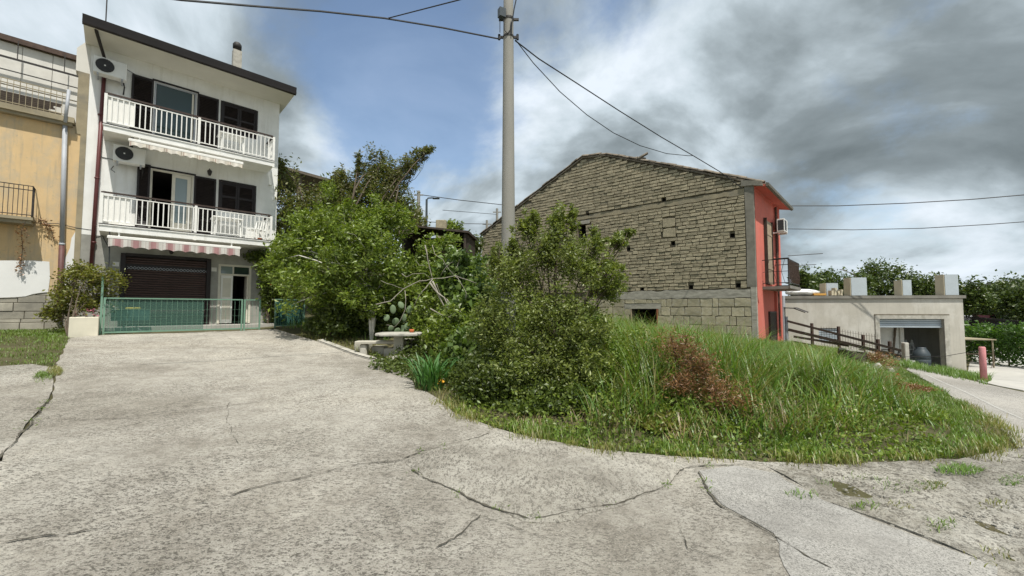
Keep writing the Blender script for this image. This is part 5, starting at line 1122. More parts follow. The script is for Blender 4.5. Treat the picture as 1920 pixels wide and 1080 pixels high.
# mid_weeds: broadleaf weeds of several kinds through the bank
for i, (x, y, Y, rx, ry, lm, lab) in enumerate(((1400,800,5.2,50,26,L_OLIVE,'olive green weeds at the front of the bank below the dry bush'), (1545,800,5.4,56,26,L_PRIVET,'bright leafy weeds at the front middle of the bank'), (1240,805,5.1,50,24,L_VINE,'yellowish weeds at the front of the bank near the twiggy shrub'), (1480,735,6.6,46,30,L_VINE,'yellowish weeds in the middle of the bank'), (1560,735,7.2,44,24,L_OLIVE,'olive green weeds left of the brown scrub'), (1420,700,7.0,40,30,L_LIME,'lime green weeds right of the dry brown bush'), (1700,800,6.0,46,20,L_PRIVET,'bright leafy weeds near the right tip of the bank'))):
    c = at(x, y + ry, Y); plant('weed_bush', lab, 'weeds', (c.x, c.y), [B2(x, y, rx, ry, Y, .35), B2(x-rx*.6, y+ry*.4, rx*.6, ry*.7, Y-.1, .3), B2(x+rx*.6, y+ry*.3, rx*.6, ry*.7, Y+.1, .3)], lm, 5200, .055, .026, 400+i, .008, cl=40, cs=.2, stems=6, surf=.9, twig=.003)
# iris clump
def iris():
    c = gp(806, 733); t = T('iris_clump', 'clump of sword-shaped iris leaves at the corner of the driveway', 'plant', (c.x, c.y + .2, hb(c.x, c.y + .2))); rg = np.random.default_rng(7); V = []; Fa = []
    for k in range(150):
        a = rg.uniform(0, 6.28); rr = rg.uniform(0, .28); x, y = rr*math.cos(a), rr*math.sin(a); b = a + rg.normal()*.5; H = rg.uniform(.32, .66); ln = rg.uniform(.15, .95)*H; w = rg.uniform(.018, .032); dx, dy = math.cos(b), math.sin(b); i0 = len(V); tw = rg.uniform(-.5, .5); sx, sy = -math.sin(b+tw)*w/2, math.cos(b+tw)*w/2
        for f, q in ((0, .8), (.35, 1), (.7, .85)): V += [(x+dx*ln*f*f-sx*q, y+dy*ln*f*f-sy*q, H*f), (x+dx*ln*f*f+sx*q, y+dy*ln*f*f+sy*q, H*f)]
        V.append((x+dx*ln, y+dy*ln, H*(1-.25*ln/H))); Fa += [(i0+p, i0+q, i0+s) for p, q, s in ((0,1,3),(0,3,2),(2,3,5),(2,5,4),(4,5,6))]
    link('leaves', np_mesh('leaves', np.array(V), np.array(Fa), G_IRIS), None, t)
iris()
# prickly pear
def cactus():
    Y = 11.2; c = at(755, 640, Y); z0 = hb(c.x, c.y); t = T('prickly_pear', 'prickly pear with grey green pads behind the stone table', 'cactus', (c.x, c.y, z0)); r = random.Random(3)
    bm = bmesh.new(); bmesh.ops.create_icosphere(bm, subdivisions=2, radius=1); me = bpy.data.meshes.new('pad'); bm.to_mesh(me); bm.free(); me.polygons.foreach_set('use_smooth', [True]*len(me.polygons))
    for x, y, rx, ry in ((737,580,9,14),(752,572,9,12),(768,580,10,13),(758,596,10,13),(742,603,11,12),(725,596,9,11),(765,612,12,13),(745,622,11,13),(733,616,9,10)):
        q = at(x, y, Y + r.uniform(-.25, .25)); link('pad', me, m_cactus, t, q - t.location, (r.uniform(-.3, .3), r.uniform(-.5, .5), r.uniform(-.8, .8)), (rx*Y/F_PX*.62, .03, ry*Y/F_PX*.62))
    mb = MB(); mb.tube([(0, 0, -.05), (.02, 0, .3), (0, .02, .6)], [.09, .08, .05], 8); mb.build('stem', m_cactus, t)
cactus()
# bare branches (traced, then pushed to their own depths)
def bare():
    Y = 9.2; r = random.Random(12); g = at(852, 640, Y); t = T('dead_tree', 'bare grey branches of a dead tree arching over the stone table', 'tree', (g.x, g.y, hb(g.x, g.y))); mb = MB(); k = .2222
    LN = [([(20,500),(150,470),(260,370),(390,300),(500,285),(690,260),(800,290),(870,320)],.022,-.5), ([(500,285),(440,360),(380,430),(340,520)],.02,-.3), ([(480,320),(540,400),(600,440),(640,540),(610,590)],.034,.0), ([(480,530),(560,580),(650,620),(820,665)],.026,-.2), ([(620,450),(680,520),(760,580),(830,640)],.018,.3), ([(690,260),(730,300),(780,400),(780,460)],.014,.1),
          ([(500,0),(520,80),(580,120),(640,210),(690,260)],.014,.2), ([(440,0),(455,120),(480,200),(500,285)],.024,.1), ([(240,240),(280,265),(330,240),(430,240),(480,270)],.012,-.4), ([(270,380),(270,540),(230,640),(180,690),(110,670)],.012,-.5), ([(530,320),(560,400),(600,470)],.012,.2), ([(360,130),(390,165),(430,170),(480,200)],.009,.3), ([(570,250),(600,200),(650,150),(670,140)],.009,.4), ([(690,200),(720,150),(725,120)],.008,.3), ([(700,970),(760,910),(850,850)],.012,-.6), ([(870,1000),(930,985),(980,920)],.011,-.6), ([(580,860),(660,875),(780,905)],.01,-.6), ([(655,680),(650,740),(640,770)],.008,-.4), ([(90,430),(100,475),(150,470)],.008,-.4), ([(60,300),(160,335),(270,370)],.01,-.3), ([(800,590),(720,590),(650,550)],.012,.2), ([(640,600),(660,700),(672,830)],.05,.0), ([(500,300),(560,440),(620,560),(650,640)],.036,.1)]
    for pts, rad, d0 in LN:
        P = [at(700 + x*k, 460 + y*k, Y + d0*.6 + r.uniform(-.08, .08)) for x, y in pts]; Q = []
        for i in range(len(P)-1):
            for f in (0, .5): Q.append(P[i].lerp(P[i+1], f) + Vector((r.uniform(-.012, .012), 0, r.uniform(-.012, .012))))
        Q.append(P[-1]); mb.tube([q - t.location for q in Q], [rad*.62*(1 - .6*i/len(Q)) for i in range(len(Q))], 6)
    g2 = at(849, 645, Y); mb.tube([g2 - t.location, Vector((.0, 0, -.1))], [.06, .08], 7)
    mb.build('branches', m_palebark, t, True)
bare()

# ------------------------------------------------------------ stone table group
def stone_table():
    c = gp(748, 670); t = T('stone_table', 'pale stone garden table on a single square pedestal', 'table', (c.x, c.y, h(c.x, c.y)), .12); k = c.y / F_PX
    mb = MB(); r = random.Random(4); n = 26; ring = [(math.copysign(abs(math.cos(a))**.55, math.cos(a))*.56 + r.uniform(-.02, .02), math.copysign(abs(math.sin(a))**.55, math.sin(a))*.42 + r.uniform(-.02, .02)) for a in [2*math.pi*i/n for i in range(n)]]
    tz = .56; V = [(x, y, tz) for x, y in ring] + [(x*1.01, y*1.01, tz+.04) for x, y in ring] + [(x*.97, y*.97, tz+.06) for x, y in ring]
    mb.add(V, [tuple(reversed(range(n))), tuple(2*n+i for i in range(n))] + [f for i in range(n) for f in ((i, (i+1) % n, n+(i+1) % n, n+i), (n+i, n+(i+1) % n, 2*n+(i+1) % n, 2*n+i))]); mb.build('tabletop', m_tablestone, t)
    MB().bbox(-.12, .12, -.12, .12, .0, .56, .015).build('pedestal', m_bench, t)
    V = []; mb = MB(); mb.lathe((.12, -.12, -.06), [(.42, 0), (.40, .08), (.3, .13), (.1, .15), (.01, .152)], 14); mb.build('footing', m_tablestone, t)
    return t
st = stone_table()
def bench(label, px, py, rz, L_):
    c = gp(px, py); t = T('stone_bench', label, 'bench', (c.x, c.y, h(c.x, c.y)), rz); r = random.Random(px)
    MB().bbox(-L_/2, L_/2, -.16, .16, .30, .37, .012).build('seat', m_bench, t)
    for s in (-1, 1): MB().bbox(s*(L_/2-.2)-.09, s*(L_/2-.2)+.09, -.11, .11, -.02, .30, .03).build('leg', m_tablestone, t)
bench('pale stone bench in front of the stone table at left', 718, 666, .05, 1.35)
bench('weathered stone bench at the right of the stone table', 790, 662, -.12, 1.0)
o = MB().lathe((0,0,0), [(.045, 0), (.06, .03), (.065, .07), (.05, .08)], 10).build('clay_dish', m_terracotta, None, True, loc=st.matrix_basis @ Vector((.30, .05, .622))); tag(o, 'small orange clay pot standing on the stone table', 'pot')
o = MB().bbox(-.05, .05, -.02, .02, 0, .32, .006).build('white_stake', m_whiteplastic, None, loc=gp(822, 668) + Vector((0, .2, .05))); o.rotation_euler = (0, .35, .2); tag(o, 'short white stake leaning beside the right stone bench', 'stake')
for i, (x, y, w, lab) in enumerate(((672,662,.42,'pale stone block in the kerb at the left end of the bench'), (703,668,.36,'pale stone kerb block under the front bench'), (726,672,.34,'pale stone kerb block next to the table pedestal'))):
    c = gp(x, y); o = MB().bbox(-w/2, w/2, -.13, .13, -.05, .2, .03).build('kerb_block', m_bench, None, loc=(c.x, c.y + .35, h(c.x, c.y+.35))); o.rotation_euler = (0, 0, -.25 + .1*i); tag(o, lab, 'block')
mb = MB(); strip(mb, PX([(600,641),(640,656),(672,668),(700,676)]), .16, .07); strip(mb, PX([(600,641),(640,656),(672,668),(700,676)]), .2, .045); tag(mb.build('kerb', m_tablestone), kind='structure')

# ------------------------------------------------------------ concrete pole and cables
PY = 9.0; pc = at(953, 560, PY); PXX, PYY = pc.x, PY; pz = hb(PXX, PYY)
def pole():
    t = T('utility_pole', 'tall round concrete utility pole behind the large twiggy shrub', 'pole', (PXX, PYY, pz)); H = 10.2
    mb = MB(); mb.lathe((0, 0, -.2), [(.165, 0), (.16, 2), (.135, 5), (.115, 8), (.098, H+.2)], 24); mb.build('shaft', m_pole, t, True)
    zb = at(953, 72, PY).z - pz
    def band(z): 
        mb = MB(); mb.lathe((0, 0, z), [(.118, 0), (.128, .002), (.128, .045), (.118, .047)], 20); mb.box(.10, .24, -.02, .02, z+.0, z+.05); mb.box(-.22, -.1, -.02, .02, z+.0, z+.05); mb.build('clamp', m_iron, t)
    band(zb); band(zb + .42)
    mb = MB(); M3 = Matrix.Rotation(.5, 3, 'Z'); mb.obox((-.15, -.13, zb+.50), .075, .06, .10, M3); mb.build('junction_box', m_tank, t)
    mb = MB(); mb.tube([(-.19, -.15, zb+.4), (-.19, -.13, zb+.05)], .009, 5); mb.tube([(-.1, -.14, zb+.4), (-.09, -.14, zb+.1), (-.02, -.14, zb+.02), (.05, -.13, zb+.12), (.06, -.13, zb+.3)], .01, 5); mb.tube([(.2, -.1, zb+.95), (.13, -.12, zb+.6), (.08, -.13, zb+.25), (.07, -.13, zb)], .014, 5)
    for s in (-1, 1): mb.tube([(.21*s, 0, zb-.03), (.21*s, 0, zb+.09)], .03, 8)
    mb.build('cable_fixing', m_cable, t)
pole()
def cable(label, pts, r, sag=0.0, name='cable', extra=None):
    P = [Vector(p) for p in pts]; Q = []
    if len(P) == 2:
        n = 24
        for i in range(n+1): f = i/n; Q.append(P[0].lerp(P[1], f) - Vector((0, 0, 4*sag*f*(1-f))))
    else: Q = P
    mb = MB(); o0 = Q[0]; mb.tube([q - o0 for q in Q], r, 5); o = mb.build(name, m_cable, None, loc=o0); tag(o, label, 'cable', 'overhead cables'); return o
zc = at(953, 72, PY).z
cable('twisted overhead cable running from the concrete pole up to the left', [at(936, 73, PY), at(830, 52, 8.4), at(720, 34, 7.8), at(600, 21, 7.2), at(470, 11, 6.6), at(340, 0, 6.0), at(150, -25, 5.4)], .017)
cable('thin cable joining the twisted overhead cable from the top of the picture', [at(728, 34, 7.85), at(790, 18, 7.4), at(860, 0, 6.9), at(960, -30, 6.4)], .011)
ea = G.w(-.35, -.03, 6.45)
cable('thick cable from the concrete pole to the eaves corner of the brick house', [at(966, 76, PY)] + [at(x, y, PY + (16.1-PY)*f) for x, y, f in ((1010,110,.10),(1080,155,.26),(1160,207,.45),(1240,257,.64),(1300,292,.78),(1350,322,.9))] + [ea], .016)
cable('slack thin cable hanging from the concrete pole towards the brick house', [at(966, 74, PY)] + [at(x, y, PY + (13-PY)*f) for x, y, f in ((1000,118,.12),(1050,172,.3),(1100,215,.48),(1150,249,.65),(1200,273,.8),(1250,288,.92),(1290,292,1),(1300,292,1.03))], .011)
cable('upper overhead cable leaving the coral house to the right', [at(1474, 386, 20.5), at(1570, 386, 20), at(1700, 381, 19), at(1820, 374, 18), at(1960, 362, 17)], .022)
cable('lower overhead cable leaving the coral house to the right', [at(1470, 429, 20.6), at(1600, 431, 20), at(1730, 428, 19), at(1850, 421, 18), at(1960, 413, 17)], .018)
def far_pole(label, x, ytop, ybot, Y, r, m_, arm=False):
    a = at(x, ytop, Y); z = h(a.x, a.y); t = T('street_lamp' if arm else 'far_utility_pole', label, 'lamp' if arm else 'pole', (a.x, a.y, z)); H = a.z - z
    MB().lathe((0, 0, -.1), [(r, 0), (r*.75, H+.1)], 8).build('shaft', m_, t)
    if arm:
        mb = MB(); mb.tube([(0, 0, H-.05), (.1, 0, H+.1), (.5, 0, H+.12)], .05, 6); mb.build('arm', m_, t); MB().bbox(.4, .9, -.12, .12, H+.03, H+.12, .03).build('lamp_head', m_, t)
    else: MB().box(-.35, .35, -.04, .04, H-.35, H-.27).build('crossarm', m_, t)
far_pole('grey utility pole behind the feathery tree', 785, 358, 430, 30, .16, m_pole); far_pole('slim street lamp above the roof of the dark shed', 800, 374, 430, 28, .1, m_tank, True)
far_pole('far grey pole just left of the concrete pole', 932, 391, 440, 34, .13, m_pole); far_pole('short far pole at the low end of the brick gable', 913, 413, 450, 32, .12, m_pole)
cable('long faint overhead cable behind the trees', [at(788, 365, 30), at(860, 375, 31), at(960, 386, 34)], .03); cable('faint lower cable ending at the short far pole', [at(790, 415, 30), at(850, 419, 31), at(913, 420, 32), at(960, 428, 33)], .025); cable('faint middle overhead cable behind the trees', [at(830, 394, 30), at(932, 402, 34)], .02)

# ------------------------------------------------------------ shed, veranda house, chimney stack behind the shrubs
def shed():
    Y = 20.5; a = at(752, 470, Y); z = h(a.x, Y); k = Y/F_PX; t = T('open_shed', 'dark open timber shed with a sagging roof among the shrubs', 'shed', (a.x, Y, z), -.05)
    ztop = lambda y: at(780, y, Y).z - z
    mb = MB(); mb.add([(0,-.4,ztop(437)),(1.0,-.5,ztop(427)),(3.5,-.3,ztop(436)),(3.5,3,ztop(430)),(1.0,3,ztop(418)),(0,3,ztop(430)),(0,-.4,ztop(440)),(1.0,-.5,ztop(430)),(3.5,-.3,ztop(440)),(3.5,3,ztop(434)),(1.0,3,ztop(422)),(0,3,ztop(434))], [(0,1,4,5),(1,2,3,4),(6,11,10,7),(7,10,9,8),(0,6,7,1),(1,7,8,2),(2,8,9,3),(5,4,10,11),(4,3,9,10),(0,5,11,6)]); mb.build('roof', m_darkwood, t)
    MB().box(.02, .7, -.44, -.41, ztop(441), ztop(435)).build('fascia', m_wood, t)
    for x in (.15, 1.45, 3.3): MB().box(x-.06, x+.06, -.2, -.08, -.3, ztop(440)).build('post', m_darkwood, t)
    MB().box(.1, 3.4, 2.6, 2.7, -.3, ztop(430)).build('rear_wall', m_darkwood, t); MB().box(.1, .2, -.05, 2.6, -.3, ztop(440)).build('side_wall', m_darkwood, t); MB().box(3.3, 3.4, -.05, 2.6, -.3, ztop(440)).build('side_wall', m_darkwood, t)
shed()
def veranda():
    Y = 24.0; a = at(560, 470, Y); z = h(a.x, Y); t = T('veranda_house', 'pale house with a tiled veranda roof behind the white house', 'house', (a.x, Y, z), W.ang)
    zt = at(560, 350, Y).z - z; MB().box(-4, -1.2, 0, 6, -.5, zt+.3).build('wall', m_paleboard, t)
    mb = MB(); mb.add([(-4.2,-2.2,zt+.35),(2.1,-2.2,zt-.05),(2.1,4,zt+.6),(-4.2,4,zt+1.0),(-4.2,-2.2,zt+.5),(2.1,-2.2,zt+.1),(2.1,4,zt+.75),(-4.2,4,zt+1.15)], [(0,3,2,1),(4,5,6,7),(0,1,5,4),(1,2,6,5),(2,3,7,6),(3,0,4,7)]); mb.build('roof', m_tile, t)
    for x in (-3.0, -.6, 1.6): MB().box(x-.1, x+.1, -1.9, -1.7, -.5, zt+.1).build('pillar', m_wood, t)
    for k in range(14): MB().box(-3.6 + k*.34, -3.5 + k*.34, -1.85, -1.80, 1.0, 3.0).build('slat', m_wood, t)
veranda()
a = at(828, 414, 26); z = h(a.x, 26); o = MB().bbox(-.32, .32, -.32, .32, -.1, a.z - z, .03).build('brick_stack', m_tuff, None, loc=(a.x, 26, z)); tag(o, 'square brick chimney stack rising behind the shed', 'chimney')

# ------------------------------------------------------------ background trees
def far_tree(label, x, y, rx, ry, Y, seed, n=2600, lm=None, L=.3, group='trees on the skyline behind the garage', k2=3):
    rg = random.Random(seed); c = at(x, y, Y); k = Y/F_PX; rx *= 1.2; ry *= 1.2; bl = [B2(x, y, rx*.75, ry*.75, Y, rx*k*.75)]
    for i in range(k2): bl.append(B2(x + rg.uniform(-.6, .6)*rx, y + rg.uniform(-.45, .5)*ry, rx*rg.uniform(.35, .55), ry*rg.uniform(.35, .55), Y + rg.uniform(-1, 1), rx*k*.5))
    return plant('tree', label, 'tree', (c.x, c.y), bl, lm or L_FAR, n, L, L*.5, seed, .2, cl=30, cs=.2, surf=.7, group=group, twig=.03)
FT = [(1515,550,26,40,40,'bushy tree on the skyline just right of the coral house'),(1545,545,24,36,44,'second bushy tree on the skyline right of the coral house'),(1578,548,26,34,42,'low dark tree behind the first roof pillar'),(1650,528,44,34,46,'tallest round-crowned tree behind the garage roof'),(1612,548,26,30,43,'tree just left of the round-crowned tree behind the garage'),(1700,545,30,28,44,'low tree behind the third roof pillar'),(1745,545,34,26,43,'spreading tree behind the right half of the garage roof'),(1825,565,30,36,42,'dark tree just right of the garage wall'),(1860,580,34,36,46,'lower dark tree above the parked cars'),(1890,572,30,42,44,'tall dark tree above the parked cars'),(1925,575,30,48,40,'dark tree at the right edge of the picture'),(1845,585,30,26,52,'olive green tree behind the red car'),(1790,575,26,26,50,'dark tree behind the rightmost roof pillar')]
for i, (x, y, rx, ry, Y, lab) in enumerate(FT): far_tree(lab, x, y - 3, rx*1.1, ry*1.12, Y, 200+i, 4200)
far_tree('dense green tree behind the feathery tree', 735, 400, 48, 40, 26, 231, 3500, L_PRIVET, .22, 'trees behind the shed'); far_tree('reddish tree left of the far street lamp', 780, 412, 22, 24, 25, 232, 1500, L_RED, .2, 'trees behind the shed')
far_tree('small round tree behind the shed roof', 850, 428, 20, 16, 27, 233, 1400, L_PRIVET, .2, 'trees behind the shed'); far_tree('small dark tree between the shed and the brick gable', 888, 455, 22, 22, 24, 234, 1600, L_DARK, .18, 'trees behind the shed')
far_tree('green tree filling the gap below the brick chimney stack', 820, 470, 40, 34, 18.5, 235, 2600, L_LIME, .16, 'trees behind the shed')

# hedge along the yard and the car park behind it
def hedge_row():
    rg = np.random.default_rng(66); A = Vector((27.0, 18.0)); Bq = Vector((28.5, 36.0)); t = T('hedge', 'long clipped leafy hedge along the yard at the right edge', 'hedge', (27, 18, h(27, 18))); off = np.array(t.location); P = []
    n = 26000; f = rg.random(n); u = rg.uniform(-1, 1, n); v = rg.random(n); x = A.x + (Bq.x-A.x)*f + np.sign(u)*abs(u)**.4*.9 + rg.normal(size=n)*.12; y = A.y + (Bq.y-A.y)*f + rg.normal(size=n)*.2
    top = 2.05 + .22*np.sin(f*40) + .15*np.sin(f*93); z = hN(x, y) + top*v**.55 + rg.normal(size=n)*.08; P = np.stack([x, y, np.maximum(z, hN(x, y)+.02)], 1) - off
    link('foliage', leaf_mesh('foliage', L_HEDGE, P, rg, .17, .11, .3), None, t)
    mb = MB()
    for k in range(18):
        q = A.lerp(Bq, (k+.5)/18); z = h(q.x, q.y); mb.tube([(q.x-27, q.y-18, z-off[2]-.05), (q.x-27, q.y-18, z-off[2]+1.4)], .04, 5)
    tag(mb.build('stems', m_bark, t), kind='stuff')
hedge_row()
rg_ = np.random.default_rng(67)
def hedge2():
    t = T('hedge', 'lower leafy hedge running towards the parked cars', 'hedge', (30, 17, h(30, 17))); off = np.array(t.location); n = 16000; rg = rg_
    f = rg.random(n); x = 29.5 + 16*f + rg.normal(size=n)*.3; y = 16 + 8*f + rg.uniform(-1, 1, n)*2.0; z = hN(x, y) + 1.35*rg.random(n)**.5 + .2*np.sin(f*60)*.5
    link('foliage', leaf_mesh('foliage', L_HEDGE, np.stack([x, y, z], 1) - off, rg, .17, .11, .3), None, t)
hedge2()
def car(label, x, y, Y, rz, m_, suv=False):
    c = at(x, y, Y); z = h(c.x, Y); t = T('parked_car', label, 'car', (c.x, c.y, z), rz, 'cars parked behind the hedge'); hh = .25 if suv else 0
    prof = [(-2.1,.35),(-2.12,.75),(-2.0,.95+hh*.4),(-1.15,1.0+hh*.4),(-.6,1.42+hh),(.9,1.46+hh),(1.75,1.05+hh*.6),(2.05,.95),(2.1,.4)]
    mb = MB(); n = len(prof); V = []
    for s, wd in ((-1, 1), (1, 1)):
        for a, b in prof: V.append((a, s*(.84 - (.14 if b > 1.2 else 0)), b))
    mb.add(V, [tuple(range(n)), tuple(reversed(range(n, 2*n)))] + [(i, n+i, n+(i+1) % n, (i+1) % n) for i in range(n)]); mb.build('body', m_, t)
    for s in (-1, 1):
        yv = s*.80; gl = MB(); gl.add([(-1.05,yv*1.02,1.04+hh*.4),(1.6,yv*1.02,1.08+hh*.6),(.85,yv*.905,1.40+hh),(-.58,yv*.905,1.37+hh)], [(0,1,2,3)]); gl.build('window', m_carglass, t)
    MB().add([(1.76,-.68,1.09+hh*.6),(1.76,.68,1.09+hh*.6),(.96,.62,1.44+hh),(.96,-.62,1.44+hh)], [(0,1,2,3)]).build('rear_window', m_carglass, t)
    for x_ in (-1.3, 1.3):
        for s in (-1, 1): w = MB(); w.tube([(x_, s*.68, .32), (x_, s*.87, .32)], .32, 14); w.build('wheel', m_rubber, t)
    for s in (-1, 1): MB().box(2.0, 2.11, s*.62-.14, s*.62+.14, .72, .98).build('tail_light', m_lamp, t)
car('white car parked behind the hedge next to the garage', 1812, 606, 46, .3, m_carwhite); car('dark red estate car parked behind the hedge', 1849, 610, 45, .2, m_carred, True); car('silver car parked behind the hedge right of the red one', 1888, 614, 44, .2, m_carsilver)
def far_fence():
    a = at(1800, 606, 42); b = at(1925, 618, 38); t = T('railing_fence', 'dark upright railing fence in front of the parked cars', 'fence', (a.x, a.y, h(a.x, a.y))); n = 46; me = MB().box(-.03, .03, -.03, .03, -.1, 1.7).mesh('bar'); d = (b-a)
    for i in range(n+1): q = a + d*(i/n); link('bar', me, m_iron, t, Vector((q.x, q.y, h(q.x, q.y))) - t.location)
    mb = MB(); 
    for zz in (.3, 1.55): mb.bar(Vector((0, 0, zz)), Vector((d.x, d.y, h(b.x, b.y) - t.location.z + zz)), .05)
    mb.build('rail', m_iron, t)
far_fence()
def far_house():
    a = at(1925, 565, 70); t = T('far_house', 'small far white house with a dark roof at the right edge', 'house', (a.x, 70, h(a.x, 70)), .2); z = at(1925, 543, 70).z - t.location.z
    MB().box(-1.6, 8, 0, 6, -.5, z).build('wall', m_whiteplastic, t); mb = MB(); mb.extrude([(-2, z), (3, z+1.4), (8.5, z), (8.5, z+.2), (3, z+1.6), (-2, z+.2)], lambda x, zz: (x, -.5, zz), lambda x, zz: (x, 6.5, zz)); mb.build('roof', m_gutter, t)
far_house()

# ------------------------------------------------------------ fence by the ramp, stump, pink post
def ramp_fence():
    a = at(1478, 640, 19.4); t = T('timber_rail_fence', 'rough dark timber rail fence sloping down beside the garage', 'fence', (a.x, a.y, h(a.x, a.y))); o = t.location
    rails = [((1476,602,19.4),(1700,660,16.6),.10), ((1478,618,19.4),(1705,672,16.5),.13), ((1488,631,19.2),(1592,640+8,17.9),.10), ((1484,640,19.3),(1600,662,17.8),.09)]
    for (x0,y0,Y0),(x1,y1,Y1),w in rails:
        MB().bar(at(x0,y0,Y0)-o, at(x1,y1,Y1)-o, w*.55, w).build('rail', m_darkwood, t)
    for x, yt, Y in ((1522,606,18.9),(1572,612,18.3),(1618,628,17.7),(1646,636,17.35),(1668,640,17.0),(1698,650,16.65)):
        q = at(x, yt, Y + .06); MB().box(q.x-o.x-.045, q.x-o.x+.045, q.y-o.y-.045, q.y-o.y+.045, h(q.x, q.y)-o.z-.2, q.z-o.z).build('post', m_rust, t)
    mb = MB()
    for k in range(22):
        f = k/21; x = 1540 + f*105; Y = 18.7 - f*1.3; q = at(x, 622 + f*16, Y+.1); mb.tube([(q.x-o.x, q.y-o.y, q.z-o.z+.25), (q.x-o.x, q.y-o.y, q.z-o.z-.7)], .007, 3, False)
    for j in range(5): mb.tube([at(1540, 615+j*9, 18.8)-o, at(1645, 632+j*9, 17.5)-o], .007, 3, False)
    mb.build('wire_mesh', m_rust, t)
    q = at(1699, 690, 16.4); o2 = MB().bbox(-.09, .09, -.09, .09, -.2, 1.0, .02).build('gate_post', m_tablestone, None, loc=(q.x, q.y, h(q.x, q.y))); tag(o2, 'short grey concrete post at the low end of the timber fence', 'post')
ramp_fence()
c = at(1598, 690, 12.4); z = h(c.x, c.y); t = T('tree_stump', 'dark hollow stump with a pale broken top in the grass before the garage', 'stump', (c.x, c.y, z - .12))
mb = MB(); rs_ = random.Random(2); V = []; n_ = 14
for k, (rr, zz) in enumerate(((.42,-.2),(.36,.1),(.32,.38),(.33,.58),(.2,.52))):
    for i in range(n_): a_ = 2*math.pi*i/n_; q_ = rr*rs_.uniform(.8, 1.15); V.append((q_*math.cos(a_), q_*math.sin(a_), zz + (rs_.uniform(-.1, .08) if k > 2 else 0)))
mb.add(V, [(k*n_+i, k*n_+(i+1) % n_, (k+1)*n_+(i+1) % n_, (k+1)*n_+i) for k in range(4) for i in range(n_)] + [tuple(4*n_+i for i in range(n_))]); mb.build('trunk', m_darkwood, t); mb = MB(); mb.obox((-.05, -.05, .60), .26, .14, .02, Matrix.Rotation(.12, 3, 'Y')); mb.build('broken_top', m_tablestone, t)
for i, (x, y, s, lab) in enumerate(((1645,708,.14,'pale rock beside the dark stump'), (1668,704,.11,'smaller pale rock right of the stump'), (1625,716,.1,'small pale rock in front of the stump'))):
    q = at(x, y, 12.0); bm = bmesh.new(); bmesh.ops.create_icosphere(bm, subdivisions=2, radius=s); rr = random.Random(i)
    for v in bm.verts: v.co *= rr.uniform(.75, 1.15)
    me = bpy.data.meshes.new('rock'); bm.to_mesh(me); bm.free(); o = link('rock', me, m_tablestone, None, (q.x, q.y, hb(q.x, q.y) + s*.4)); tag(o, lab, 'rock', 'white rocks round the stump')
c = gp(1845, 716); t = T('marker_post', 'faded pink round marker post at the edge of the lower road', 'post', (c.x, c.y, h(c.x, c.y)))
mb = MB(); mb.lathe((0, 0, -.1), [(.075, 0), (.075, 1.12), (.06, 1.15), (.01, 1.152)], 16); mb.build('shaft', m_pink, t, True); mb = MB(); mb.tube([(-.05, 0, .95), (-.5, .6, .7), (-1.2, 1.6, .55)], .008, 4); mb.build('tie_wire', m_iron, t)
mb = MB(); strip(mb, PX([(1490,646),(1540,660),(1592,677)]), .35, .06); tag(mb.build('kerb', m_yard), kind='structure')

# ------------------------------------------------------------ grass and ground cover
bankfront = PX([(1100,846),(1250,858),(1420,868),(1560,870),(1700,866),(1820,859),(1885,842),(1893,822),(1860,792),(1800,757),(1740,717),(1690,692)]) + [(15.0, 15.4), (13.0, 16.6), (11.3, 16.6), (9.5, 15.6), (2.0, 21.5), (1.0, 15), (1.2, 8.5)] + PX([(1100,760)])
edge_d = lambda x, y: polydist(VERGE, x, y, False)
hm = lambda x, y: np.clip(.13 + np.maximum(edge_d(x, y) - .3, 0) * .8, .13, 1.0) * np.interp(x, [2.5, 4.6, 6.7, 9, 14], [1.0, .80, .46, .36, .34]) * np.interp(y, [9, 13, 16], [1, .75, .5])
grass('tall_grass', 'tall green grass covering the bank below the brick house', bankfront, 430, .90, .015, G_TALL, 1, .75, None, hm)
grass('mixed_grass', 'yellowing seeding grass mixed through the bank', bankfront, 300, .92, .009, G_MIX, 2, .7, None, hm)
grass('short_grass', 'short bright grass along the edge of the bank', [tuple(p) for p in VERGE[9:]] + PX([(1680,700),(1750,765),(1790,810),(1750,830),(1560,845),(1300,838),(1000,800),(880,770)]), 1700, .12, .007, G_SHORT, 3, .6)
grass('verge_grass', 'thin grass along the shaded edge beside the iris leaves', VERGE[1:12] + PX([(860,740),(800,705),(780,670),(640,630),(570,610)]), 700, .16, .008, G_MIX, 4, .6)
grass('garden_grass', 'green grass growing under the young trees', [(-8.3, 14.3), (-5, 12.0), (-3.9, 11.5), (-2.5, 12.2), (-2.5, 14), (-7, 15.5)], 260, .3, .012, G_TALL, 5, .5)
lawn = PX([(0,618),(128,616),(131,640),(115,662),(100,690),(55,684),(0,686)]) + [(-16.5, 8.0), (-18, 9.2)]
grass('lawn', 'short patchy lawn in front of the ochre house', lawn, 1100, .075, .008, G_SHORT, 6, .7)
tuft = lambda x, y, rx, ry: [tuple(gp(x + rx*math.cos(a), y + ry*math.sin(a)).xy) for a in np.linspace(0, 6.28, 9)[:-1]]
